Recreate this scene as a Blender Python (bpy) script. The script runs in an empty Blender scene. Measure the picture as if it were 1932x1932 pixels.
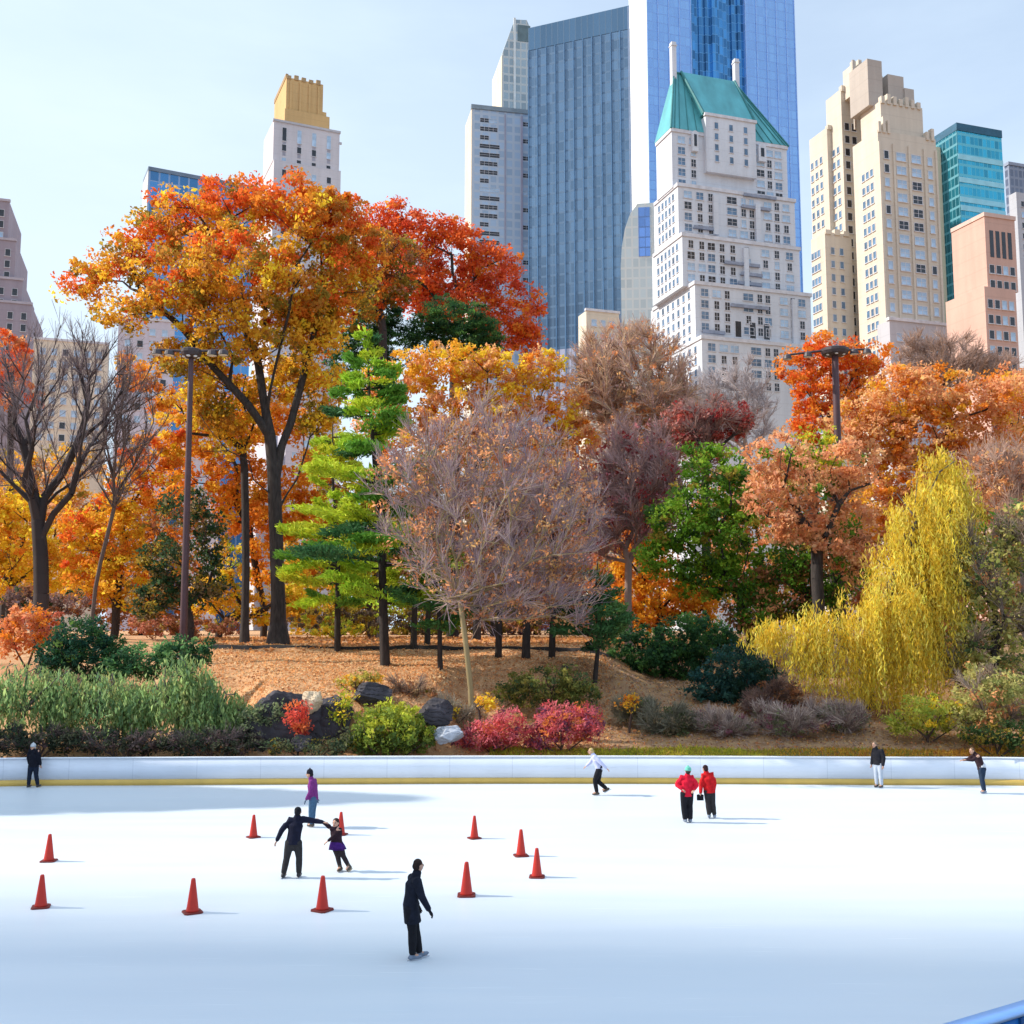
import bpy, bmesh, math, random
import numpy as np
from mathutils import Vector
random.seed(7)
RNG = np.random.default_rng(11)
R = math.radians
scene = bpy.context.scene
COL = scene.collection

# ------------------------------------------------------------------ camera
F, CX, TANT = 2000.0, 966.0, 0.11
T = math.atan(TANT); CT, ST = math.cos(T), math.sin(T)
CAMZ = 6.0
cam_d = bpy.data.cameras.new("camera"); cam = bpy.data.objects.new("camera", cam_d); COL.objects.link(cam)
cam.location = (0, 0, CAMZ); cam.rotation_euler = (math.pi / 2 + T, 0, 0)
cam_d.sensor_width = 36; cam_d.lens = 36 * F / 1932; cam_d.clip_end = 9000; cam_d.clip_start = 0.1
scene.camera = cam

def ray(px, py):
    u = (px - CX) / F; v = (CX - py) / F
    return np.array([u, CT - v * ST, ST + v * CT])
def at(px, py, Y):
    d = ray(px, py); return np.array([0, 0, CAMZ]) + d * (Y / d[1])
def ground(px, py, z=0.0):
    d = ray(px, py); return np.array([0, 0, CAMZ]) + d * ((z - CAMZ) / d[2])

# ------------------------------------------------------------------ terrain
def sstep(a, b, x):
    t = np.clip((x - a) / (b - a), 0, 1); return t * t * (3 - 2 * t)
PA = ([-9e3, 42.3, 42.7, 43.8, 44.6, 45.4, 48, 54, 58.2, 58.8, 66, 80, 100, 140, 9e3], [-.06, -.06, .3, .8, 2.5, 3.2, 3.75, 4.4, 4.70, 5.0, 5.06, 5.2, 5.3, 5.4, 5.4])
PB = ([-9e3, 42.3, 42.7, 44, 47, 50, 54, 58, 64, 80, 100, 140, 9e3], [-.06, -.06, .5, .85, 1.6, 2.4, 3.3, 4.0, 4.75, 5.15, 5.3, 5.4, 5.4])
def ywall(u): return np.interp(u, [400, 800, 1130], [59.5, 57.5, 54.5])
def terrain(x, y):
    x = np.asarray(x, float); y = np.asarray(y, float)
    yy = np.maximum(y, 20.0)
    u = np.clip(CX + F * x / yy, -400, 2400)
    s = sstep(1090, 1260, u)
    s = np.maximum(s, np.maximum(1 - sstep(430, 520, u), sstep(815, 900, u)) * (1 - sstep(48, 53.5, y)))
    y2 = y + (58.5 - ywall(u)) * sstep(46, 54, y)
    z = np.interp(y2, *PA) * (1 - s) + np.interp(y, *PB) * s
    n = (np.sin(x * .9 + 1.3 * np.sin(y * .53)) * np.sin(y * 1.1 + .7 * np.sin(x * .61)) + .5 * np.sin(x * 2.3 + y * 1.7) * np.sin(y * 2.9 - x * .8))
    return z + n * .07 * sstep(43, 45, y) * (1 - sstep(80, 120, y))
def hit(px, py):
    d = ray(px, py); t = 42.0
    while t < 220:
        p = np.array([0, 0, CAMZ]) + d * t
        if p[1] > 42 and p[2] <= float(terrain(p[0], p[1])): return p
        t += .1
    return at(px, py, 90)

# ------------------------------------------------------------------ object helpers
def link(o, parent=None):
    COL.objects.link(o)
    if parent is not None: o.parent = parent
    return o
def tag(o, label, cat, group=None, kind=None):
    if label: o['label'] = label
    if cat: o['category'] = cat
    if group: o['group'] = group
    if kind: o['kind'] = kind
    return o
def empty(name, loc, label, cat, rz=0.0, group=None):
    o = bpy.data.objects.new(name, None); o.empty_display_size = .3
    o.location = [float(v) for v in loc]; o.rotation_euler = (0, 0, rz); link(o)
    return tag(o, label, cat, group)
def mesh_np(name, V, Q, mats, parent=None, smooth=False, col=None, matidx=None, loc=None):
    """V (n,3); Q (m,k) faces of k verts"""
    V = np.asarray(V, np.float32); Q = np.asarray(Q, np.int32)
    if loc is not None: V = V - np.asarray(loc, np.float32)
    me = bpy.data.meshes.new(name)
    k = Q.shape[1]
    me.vertices.add(len(V)); me.vertices.foreach_set("co", V.ravel())
    me.loops.add(Q.size); me.loops.foreach_set("vertex_index", Q.ravel())
    me.polygons.add(len(Q)); me.polygons.foreach_set("loop_start", np.arange(0, Q.size, k, dtype=np.int32))
    if smooth: me.polygons.foreach_set("use_smooth", np.ones(len(Q), bool))
    for m in (mats if isinstance(mats, (list, tuple)) else [mats]): me.materials.append(m)
    if matidx is not None: me.polygons.foreach_set("material_index", np.asarray(matidx, np.int32))
    if col is not None:
        a = me.attributes.new("tint", 'FLOAT_COLOR', 'POINT')
        c = np.ones((len(V), 4), np.float32); c[:, :3] = col; a.data.foreach_set("color", c.ravel())
    me.update(calc_edges=True)
    o = bpy.data.objects.new(name, me)
    if loc is not None: o.location = [float(v) for v in loc]
    return link(o, parent)
class MB:
    """collects boxes / prisms into one mesh object"""
    def __init__(s): s.v = []; s.f = []; s.m = []
    def box(s, x0, x1, y0, y1, z0, z1, m=0):
        b = len(s.v)
        s.v += [(x0, y0, z0), (x1, y0, z0), (x1, y1, z0), (x0, y1, z0), (x0, y0, z1), (x1, y0, z1), (x1, y1, z1), (x0, y1, z1)]
        for f in ((0, 3, 2, 1), (4, 5, 6, 7), (0, 1, 5, 4), (1, 2, 6, 5), (2, 3, 7, 6), (3, 0, 4, 7)):
            s.f.append(tuple(b + i for i in f)); s.m.append(m)
        return s
    def poly(s, pts, faces, m=0):
        b = len(s.v); s.v += [tuple(map(float, p)) for p in pts]
        for f in faces: s.f.append(tuple(b + i for i in f)); s.m.append(m)
        return s
    def lathe(s, prof, n=16, c=(0, 0, 0), m=0):
        b = len(s.v)
        for r, z in prof:
            for i in range(n):
                a = 2 * math.pi * i / n; s.v.append((c[0] + r * math.cos(a), c[1] + r * math.sin(a), c[2] + z))
        for j in range(len(prof) - 1):
            for i in range(n):
                i2 = (i + 1) % n; s.f.append((b + j * n + i, b + j * n + i2, b + (j + 1) * n + i2, b + (j + 1) * n + i)); s.m.append(m)
        s.f.append(tuple(b + i for i in range(n))[::-1]); s.m.append(m)
        s.f.append(tuple(b + (len(prof) - 1) * n + i for i in range(n))); s.m.append(m)
        return s
    def tube(s, pts, rad, n=8, m=0, lat=None, flat=1.0, round0=True):
        """tapered tube; lat = preferred wide axis, flat = thickness ratio of the other axis; rounded ends"""
        pts = [Vector(p) for p in pts]
        P = []; RR = []
        d0 = (pts[1] - pts[0]).normalized(); d1 = (pts[-1] - pts[-2]).normalized()
        for k in ((0.15, .6) if round0 else ()): P.append(pts[0] - d0 * rad[0] * math.sqrt(max(0, 1 - (k + .2) ** 2)) * (1.0 if k < .5 else .6)); RR.append(rad[0] * (k + .2))
        for p, r in zip(pts, rad): P.append(p); RR.append(r)
        for k in (.6, .15): P.append(pts[-1] + d1 * rad[-1] * math.sqrt(max(0, 1 - (k + .2) ** 2)) * (1.0 if k < .5 else .6)); RR.append(rad[-1] * (k + .2))
        b = len(s.v); N = len(P)
        for j in range(N):
            t = (P[min(j + 1, N - 1)] - P[max(j - 1, 0)]).normalized()
            a = Vector(lat) if lat is not None else (Vector((1, 0, 0)) if abs(t.x) < .8 else Vector((0, 1, 0)))
            a = (a - t * a.dot(t)).normalized(); c = t.cross(a)
            for i in range(n):
                w = 2 * math.pi * i / n; q = P[j] + (a * math.cos(w) + c * math.sin(w) * flat) * RR[j]; s.v.append(tuple(q))
        for j in range(N - 1):
            for i in range(n):
                i2 = (i + 1) % n; s.f.append((b + j * n + i, b + j * n + i2, b + (j + 1) * n + i2, b + (j + 1) * n + i)); s.m.append(m)
        s.f.append(tuple(b + i for i in range(n))[::-1]); s.m.append(m)
        s.f.append(tuple(b + (N - 1) * n + i for i in range(n))); s.m.append(m)
        return s
    def ball(s, c, r, m=0, n=12):
        rx, ry, rz = (r, r, r) if isinstance(r, (int, float)) else r
        b = len(s.v); K = n // 2
        for j in range(1, K):
            th = math.pi * j / K
            for i in range(n):
                w = 2 * math.pi * i / n
                s.v.append((c[0] + rx * math.sin(th) * math.cos(w), c[1] + ry * math.sin(th) * math.sin(w), c[2] + rz * math.cos(th)))
        top = len(s.v); s.v.append((c[0], c[1], c[2] + rz)); bot = len(s.v); s.v.append((c[0], c[1], c[2] - rz))
        for j in range(K - 2):
            for i in range(n):
                i2 = (i + 1) % n; s.f.append((b + j * n + i, b + (j + 1) * n + i, b + (j + 1) * n + i2, b + j * n + i2)); s.m.append(m)
        for i in range(n):
            i2 = (i + 1) % n
            s.f.append((top, b + i, b + i2)); s.m.append(m); s.f.append((bot, b + (K - 2) * n + i2, b + (K - 2) * n + i)); s.m.append(m)
        return s
    def mesh(s, name, mats, smooth=False):
        me = bpy.data.meshes.new(name); me.from_pydata(s.v, [], s.f)
        for m in (mats if isinstance(mats, (list, tuple)) else [mats]): me.materials.append(m)
        me.polygons.foreach_set("material_index", s.m)
        if smooth: me.polygons.foreach_set("use_smooth", [True] * len(s.f))
        me.update(); return me
    def islands(s):
        p = list(range(len(s.v)))
        def fd(i):
            while p[i] != i: p[i] = p[p[i]]; i = p[i]
            return i
        for f in s.f:
            a = fd(f[0])
            for i in f[1:]: p[fd(i)] = a
        g = {}
        for f, m in zip(s.f, s.m): g.setdefault(fd(f[0]), []).append((f, m))
        out = []
        for fs in g.values():
            ids = sorted({i for f, _ in fs for i in f}); mp = {i: k for k, i in enumerate(ids)}; q = MB()
            q.v = [s.v[i] for i in ids]; q.f = [tuple(mp[i] for i in f) for f, _ in fs]; q.m = [m for _, m in fs]; out.append(q)
        return out
    def build(s, name, mats, parent=None, smooth=False, loc=None):
        o = bpy.data.objects.new(name, s.mesh(name, mats, smooth))
        if loc is not None: o.location = [float(v) for v in loc]
        return link(o, parent)

# ------------------------------------------------------------------ materials
def nodes(name):
    m = bpy.data.materials.new(name); m.use_nodes = True
    nt = m.node_tree; b = nt.nodes["Principled BSDF"]; return m, nt, b
def N(nt, t, **kw):
    n = nt.nodes.new(t)
    for k, v in kw.items(): setattr(n, k, v)
    return n
def math_n(nt, op, a, b=None):
    n = N(nt, "ShaderNodeMath", operation=op)
    for i, v in enumerate((a, b)):
        if v is None: continue
        if isinstance(v, (int, float)): n.inputs[i].default_value = v
        else: nt.links.new(v, n.inputs[i])
    return n.outputs[0]
def mixc(nt, fac, a, b):
    n = N(nt, "ShaderNodeMix", data_type='RGBA')
    for i, v in ((0, fac), (6, a), (7, b)):
        if isinstance(v, (int, float)): n.inputs[i].default_value = v
        elif isinstance(v, (tuple, list)): n.inputs[i].default_value = (*v, 1) if len(v) == 3 else v
        else: nt.links.new(v, n.inputs[i])
    return n.outputs[2]
def noise(nt, vec, scale, detail=3, rough=.55):
    n = N(nt, "ShaderNodeTexNoise"); n.inputs["Scale"].default_value = scale; n.inputs["Detail"].default_value = detail; n.inputs["Roughness"].default_value = rough
    if vec is not None: nt.links.new(vec, n.inputs["Vector"])
    return n.outputs["Fac"]
def ramp(nt, fac, stops):
    n = N(nt, "ShaderNodeValToRGB"); e = n.color_ramp.elements
    while len(e) < len(stops): e.new(.5)
    for el, (p, c) in zip(e, stops): el.position = p; el.color = (*c, 1) if not isinstance(c, float) else (c, c, c, 1)
    nt.links.new(fac, n.inputs[0]); return n.outputs[0]
def mapping(nt, scale, coord="Object"):
    tc = N(nt, "ShaderNodeTexCoord"); mp = N(nt, "ShaderNodeMapping"); mp.inputs["Scale"].default_value = scale
    nt.links.new(tc.outputs[coord], mp.inputs[0]); return mp.outputs[0]
def simple(name, c, rough=.6, var=.18, scale=4.0, metallic=0.0, bump=0.0, spec=.4, stretch=(1, 1, 1), fine=None):
    m, nt, b = nodes(name)
    v = mapping(nt, stretch); f = noise(nt, v, scale, 4)
    col = ramp(nt, f, [(.3, tuple(x * (1 - var) for x in c)), (.7, tuple(min(1, x * (1 + var)) for x in c))])
    nt.links.new(col, b.inputs["Base Color"]); b.inputs["Roughness"].default_value = rough
    b.inputs["Metallic"].default_value = metallic; b.inputs["Specular IOR Level"].default_value = spec
    if bump:
        bp = N(nt, "ShaderNodeBump"); bp.inputs["Strength"].default_value = bump; bp.inputs["Distance"].default_value = .05
        nt.links.new(noise(nt, v, scale * 4, 4), bp.inputs["Height"]); nt.links.new(bp.outputs[0], b.inputs["Normal"])
    return m

def leaf_material(name, trans=.4, rough=.6):
    m = bpy.data.materials.new(name); m.use_nodes = True; nt = m.node_tree; nt.nodes.clear()
    out = N(nt, "ShaderNodeOutputMaterial"); a = N(nt, "ShaderNodeAttribute", attribute_name="tint")
    d = N(nt, "ShaderNodeBsdfPrincipled"); d.inputs["Roughness"].default_value = rough; d.inputs["Specular IOR Level"].default_value = .15
    t = N(nt, "ShaderNodeBsdfTranslucent"); mx = N(nt, "ShaderNodeMixShader"); mx.inputs[0].default_value = trans
    nt.links.new(a.outputs["Color"], d.inputs["Base Color"]); nt.links.new(a.outputs["Color"], t.inputs["Color"])
    nt.links.new(d.outputs[0], mx.inputs[1]); nt.links.new(t.outputs[0], mx.inputs[2]); nt.links.new(mx.outputs[0], out.inputs[0])
    return m
LEAF = leaf_material("leaf", .5)
NEEDLE = leaf_material("needle", .25)
TWIG = leaf_material("twig_bark", 0.0, .85)

M = {}
M['bark'] = simple('bark', (.042, .033, .03), .9, .45, 3, bump=.6, stretch=(3, 3, .6))
M['bark_grey'] = simple('bark_grey', (.12, .10, .09), .9, .4, 3, bump=.6, stretch=(3, 3, .6))
M['bark_tan'] = simple('bark_tan', (.42, .33, .19), .85, .3, 3, bump=.4, stretch=(3, 3, .6))
M['rock'] = simple('rock', (.045, .04, .048), .85, .6, .9, bump=.8)
M['rock_pale'] = simple('rock_pale', (.36, .38, .43), .8, .3, 1.5, bump=.5)
M['rock_warm'] = simple('rock_warm', (.55, .42, .28), .8, .3, 1.5, bump=.5)
M['edging'] = simple('shaded_edging_stone', (.028, .024, .024), .9, .4, 2, bump=.5)
M['pole'] = simple('pole_paint', (.085, .042, .05), .55, .2, 1.5, spec=.4)
M['lampmetal'] = simple('lamp_metal', (.06, .045, .05), .5, .2, 5)
M['lens'] = simple('lamp_lens', (.75, .77, .8), .2, .05, 5)
M['cone'] = simple('cone_plastic', (.46, .022, .011), .45, .08, 6)
M['cone_base'] = simple('cone_base', (.16, .016, .012), .6, .2, 8)
M['win'] = simple('window_glass', (.09, .17, .28), .12, .5, .35, spec=.8)
M['win_dark'] = simple('window_glass_dark', (.018, .02, .028), .2, .4, .35, spec=.6)
M['win_pale'] = simple('window_glass_pale', (.36, .50, .66), .2, .35, .3, spec=.8)
M['frame'] = simple('window_frame', (.62, .62, .66), .6, .1, 3)
# ------------------------------------------------------------------ vegetation
COV = 3.2; LS = .82
def unit(v): return v / np.maximum(np.linalg.norm(v, axis=-1, keepdims=True), 1e-9)
def frustums(name, p0, p1, r0, r1, mat, parent, k=5, col=None, loc=None):
    p0 = np.asarray(p0); p1 = np.asarray(p1); n = len(p0)
    t = unit(p1 - p0); a = np.where(np.abs(t[:, 2:3]) < .8, np.array([[0, 0, 1.0]]), np.array([[1.0, 0, 0]]))
    u = unit(np.cross(t, a)); w = np.cross(t, u)
    ang = 2 * np.pi * np.arange(k) / k
    ring = u[:, None, :] * np.cos(ang)[None, :, None] + w[:, None, :] * np.sin(ang)[None, :, None]
    A = p0[:, None, :] + ring * np.asarray(r0)[:, None, None]; B = p1[:, None, :] + ring * np.asarray(r1)[:, None, None]
    V = np.concatenate([A, B], 1).reshape(-1, 3)
    i = np.arange(k); j = (i + 1) % k
    q = np.stack([i, j, k + j, k + i], 1)
    Q = (q[None] + (2 * k * np.arange(n))[:, None, None]).reshape(-1, 4)
    c = None
    if col is not None: c = np.repeat(np.asarray(col), 2 * k, axis=0)
    return mesh_np(name, V, Q, mat, parent, True, c, loc=loc)

def grow(trunk, attr, bal=.4, start=2, step=1.1, rtip=.02, expo=2.4, wob=.12, lift=.25, rmax=None, limbs=None):
    """trunk: list of points (first = base). attr: (n,3) targets. Returns pos,parent,radius of the skeleton nodes."""
    MAXN = 300 + len(trunk) * 6 + len(attr) * 7 + 50
    pos = np.zeros((MAXN, 3)); par = np.full(MAXN, -1); pl = np.zeros(MAXN); n = 0
    pts = [np.array(p, float) for p in trunk]
    dense = [pts[0]]
    for a, b in zip(pts[:-1], pts[1:]):
        m = max(1, int(np.linalg.norm(b - a) / 1.0))
        m = min(m, 5)
        for i in range(1, m + 1): dense.append(a + (b - a) * i / m)
    for p in dense:
        pos[n] = p; par[n] = n - 1
        if n: pl[n] = pl[n - 1] + np.linalg.norm(p - pos[n - 1])
        n += 1
    for lb in (limbs or []):
        i = int(np.argmin(np.linalg.norm(pos[:n] - np.array(lb[0]), axis=1))); prev = i
        for a, b in zip(lb[:-1], lb[1:]):
            for j in (1, 2):
                p = np.array(a) + (np.array(b) - np.array(a)) * j / 2; pos[n] = p; par[n] = prev; pl[n] = pl[prev] + np.linalg.norm(p - pos[prev]); prev = n; n += 1
    nt0 = n; zmin = pts[min(start, len(pts) - 1)][2] - .01
    ok = np.zeros(MAXN, bool); ok[:n] = pos[:n, 2] >= zmin
    if not ok[:n].any(): ok[n - 1] = True
    top = pts[-1]
    order = np.argsort(np.linalg.norm(attr - top, axis=1))
    for t in attr[order]:
        d = np.linalg.norm(pos[:n] - t, axis=1)
        cost = d + bal * pl[:n] + np.maximum(0, pos[:n, 2] - t[2]) * .8
        cost[~ok[:n]] = 1e9
        i = int(np.argmin(cost)); L = d[i]
        if L < .15: continue
        m = int(np.clip(L / step, 1, 6))
        pd = pos[i] - pos[par[i]] if par[i] >= 0 else np.array([0, 0, 1.0])
        pd = pd / (np.linalg.norm(pd) + 1e-9)
        c = pos[i] + pd * L * .35 + np.array([0, 0, lift * L * .3]) + RNG.normal(0, wob * L * .35, 3)
        prev = i; s = pos[i].copy()
        for j in range(1, m + 1):
            f = j / m; p = (1 - f) ** 2 * s + 2 * f * (1 - f) * c + f * f * t
            if n >= MAXN: break
            pos[n] = p; par[n] = prev; pl[n] = pl[prev] + np.linalg.norm(p - pos[prev]); ok[n] = True; prev = n; n += 1
    pos = pos[:n]; par = par[:n]
    acc = np.zeros(n); kids = np.bincount(par[par >= 0], minlength=n)
    for i in range(n - 1, -1, -1):
        if kids[i] == 0: acc[i] += rtip ** expo
        if par[i] >= 0: acc[par[i]] += acc[i]
    rad = acc ** (1 / expo)
    if rmax:
        s = rmax / rad[0]; rad = np.maximum(rtip * .8, rad * np.where(rad > rtip * 3, s, np.interp(rad, [rtip, rtip * 3], [1, s])))
    return pos, par, rad, nt0

def skeleton_mesh(name, sk, mat, parent, loc, flare=0.0, k=6, col=None, rmin=0):
    pos, par, rad, nt0 = sk
    i = np.where((par >= 0) & (rad > rmin))[0]
    r0 = rad[par[i]].copy(); r1 = rad[i]
    r0 = np.minimum(r0, r1 * 1.6 + .02)
    if flare:
        h = pos[:, 2] - pos[0, 2]; fl = 1 + flare * np.exp(-h / .9)
        r0 = r0 * fl[par[i]]; r1 = r1 * fl[i]
    c = None if col is None else np.tile(np.array(col), (len(i), 1)) * RNG.uniform(.8, 1.2, (len(i), 1))
    return frustums(name, pos[par[i]], pos[i], r0, r1, mat, parent, k, c, loc)

def lobes_world(lobes, Y, sq=.9):
    out = []
    for l in lobes:
        px, py, rx, ry = l[:4]; dy = l[4] if len(l) > 4 else 0.0
        c = at(px, py, Y + dy); s = (Y + dy) / F
        out.append((c, np.array([rx * s, (rx + ry) * .5 * s * sq, ry * s])))
    return out
def in_lobes(W, n, lo=.45, hi=1.0):
    vol = np.array([r[0] * r[2] for _, r in W]); pr = vol / vol.sum()
    k = RNG.choice(len(W), n, p=pr)
    C = np.array([c for c, _ in W])[k]; RR = np.array([r for _, r in W])[k]
    d = unit(RNG.normal(0, 1, (n, 3))); r = lo + (hi - lo) * RNG.random((n, 1)) ** .6
    return C + d * RR * r
def pick(pal, n, zn):
    """pal: list of (rgb, weight, zlo, zhi): colours and where in the crown's height they grow"""
    w = np.array([[p[1] * (math.exp(-((z - .5 * (p[2] + p[3])) / (.5 * (p[3] - p[2]) + .15)) ** 2) if len(p) > 2 else 1.0) for p in pal] for z in zn]) + 1e-6
    w = w / w.sum(1, keepdims=True); cs = np.cumsum(w, 1)
    k = (RNG.random((n, 1)) > cs).sum(1).clip(0, len(pal) - 1)
    return np.array([p[0] for p in pal])[k] * 1.3
def leaves(name, P, size, col, mat, parent, loc, aspect=.55, axis=None, spread=1.0):
    n = len(P)
    if axis is None: u = unit(RNG.normal(0, 1, (n, 3)))
    else: u = unit(np.asarray(axis) + RNG.normal(0, spread, (n, 3)))
    w = unit(np.cross(u, RNG.normal(0, 1, (n, 3)))); nn = np.cross(u, w)
    s = np.asarray(size)[:, None] * np.clip(RNG.lognormal(-.05, .34, (n, 1)), .4, 1.9); b = s * aspect
    fold = nn * s * RNG.uniform(-.18, .18, (n, 1))
    V = np.stack([P - u * s * .5, P - u * s * .05 + w * b * .5 + fold, P + u * s * .5, P + u * s * .02 - w * b * .5 + fold], 1).reshape(-1, 3)
    Q = np.arange(4 * n).reshape(n, 4)
    return mesh_np(name, V, Q, mat, parent, False, np.repeat(col, 4, 0), loc=loc)
def clumped(W, area_cov, lsize, pal, clump_r=.6, per=45, gap=.45, flat=.7, aspect=.55):
    lsize = lsize * LS
    A = sum(r[0] * r[2] * math.pi for _, r in W) * .62
    n = int(COV * area_cov * A / (lsize * lsize * aspect * .5))
    nc = max(4, n // per)
    C = in_lobes(W, nc, gap, 1.0)
    z0, z1 = min(c[2] - r[2] for c, r in W), max(c[2] + r[2] for c, r in W)
    cc = pick(pal, nc, (C[:, 2] - z0) / (z1 - z0))
    cr = clump_r * RNG.uniform(.5, 1.4, nc)
    k = RNG.integers(0, nc, n)
    off = unit(RNG.normal(0, 1, (n, 3))) * (RNG.random((n, 1)) ** .5) * cr[k][:, None]; off[:, 2] *= flat
    P = C[k] + off
    col = cc[k] * RNG.uniform(.72, 1.25, (n, 1)) * RNG.uniform(.92, 1.08, (n, 3))
    return P, np.clip(col, 0, .95), C

def tree(label, Y, base, lobes, pal, name='autumn_tree', cat='tree', trunk=None, tr=.3, lsize=.3, cov=1.9, bark='bark', clump=.65, flare=0.0, nattr=60, group=None, gap=.4, twigs=0, twigcol=None, aspect=.6, stump=None, per=45, flat=.7, crownname='crown', bal=.45, limbs=None):
    if isinstance(base, (int, float)): X = (base - CX) * Y / F; b = np.array([X, Y, float(terrain(X, Y))])
    else: b = np.array(base, float)
    b = b - np.array([0, 0, .12])
    root = empty(name, b, label, cat, 0, group)
    W = lobes_world(lobes, b[1] if trunk else Y)
    z0 = min(c[2] - r[2] for c, r in W); cx = np.mean([c for c, _ in W], 0)
    if trunk is None:
        zt = max(b[2] + 1.0, z0 + .5)
        tp = [b, b + np.array([0.1, 0, (zt - b[2]) * .5]), np.array([b[0] * .8 + cx[0] * .2, b[1], zt]), np.array([b[0] * .4 + cx[0] * .6, b[1] * .5 + cx[1] * .5, zt * .5 + cx[2] * .5])]
        st = 2
    else:
        tp = [b] + [at(px, py, b[1]) for px, py in trunk[1:]]; st = max(1, len(tp) // 2)
    attr = in_lobes(W, nattr, .3, .95)
    sk = grow(tp, attr, bal, st, rmax=tr, rtip=.018, limbs=[[at(q[0], q[1], b[1] + (q[2] if len(q) > 2 else 0)) for q in l] for l in limbs] if limbs else None)
    loc = b
    skeleton_mesh('trunk', sk, M[bark], root, loc, flare)
    for o in root.children: pass
    if pal:
        P, col, C = clumped(W, cov, lsize, pal, clump, per, gap, flat, aspect)
        leaves(crownname, P, np.full(len(P), lsize * LS), col, LEAF, root, loc, aspect)
    for o in list(root.children): o.location = (0, 0, 0)
    if twigs:
        add_twigs(root, sk, twigs, twigcol, loc)
    return root
def add_twigs(root, sk, n, col, loc, L=(.5, 1.3), r=.016, name='twigs', rthr=.09, up=.3, spread=.75):
    pos, par, rad, nt0 = sk
    c = np.where((rad < rthr) & (par >= 0))[0]; c = c[c >= min(nt0, len(pos) - 1)] if (c >= nt0).any() else c
    k = RNG.choice(c, n); d = unit(pos[k] - pos[par[k]])
    f = RNG.random((n, 1)); p0 = pos[k] * f + pos[par[k]] * (1 - f)
    dd = unit(d + RNG.normal(0, spread * .6, (n, 3)) + np.array([0, 0, up])); ln = RNG.uniform(*L, (n, 1))
    p1 = p0 + dd * ln
    d2 = unit(dd + RNG.normal(0, .4, (n, 3)) + np.array([0, 0, up * .4])); p2 = p0 + dd * ln * .5 + d2 * ln * .5
    cc = np.asarray(col); cols = cc[RNG.integers(0, len(cc), n)] * RNG.uniform(.75, 1.25, (n, 1))
    A = np.concatenate([p0, p0 + dd * ln * .45]); B = np.concatenate([p1, p2])
    rr = np.full(2 * n, r); o = frustums(name, A, B, rr, rr * .5, TWIG, root, 3, np.concatenate([cols, cols]), loc)
    o.location = (0, 0, 0); return o
def bare_tree(label, b, trunk_px, lobes, tr, nattr, ntwig, barkcol, twigcols, bal=.5, name='bare_tree', cat='tree', stems=None, tw=.016, L=(.5, 1.3), leafpal=None, leafcov=.3, start=None, lsize=.25, flare=.3, group=None, rtip=.022, sq=.9, up=.3):
    b = np.array(b, float) - np.array([0, 0, .12])
    root = empty(name, b, label, cat, 0, group); Y = b[1]
    W = lobes_world(lobes, Y, sq)
    tp = [b] + [at(px, py, Y) for px, py in trunk_px]
    sk = grow(tp, in_lobes(W, nattr, .25, 1.0), bal, start if start is not None else max(1, len(tp) // 2), rmax=tr, rtip=rtip, lift=.35)
    o = skeleton_mesh('trunk', sk, TWIG, root, b, flare, col=barkcol); o.location = (0, 0, 0)
    add_twigs(root, sk, ntwig, twigcols, b, L, tw, 'crown', up=up)
    if leafpal:
        P, col, C = clumped(W, leafcov, lsize, leafpal, .5, 18, .4)
        o = leaves('foliage', P, np.full(len(P), lsize * LS), col, LEAF, root, b); o.location = (0, 0, 0)
    return root
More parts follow.
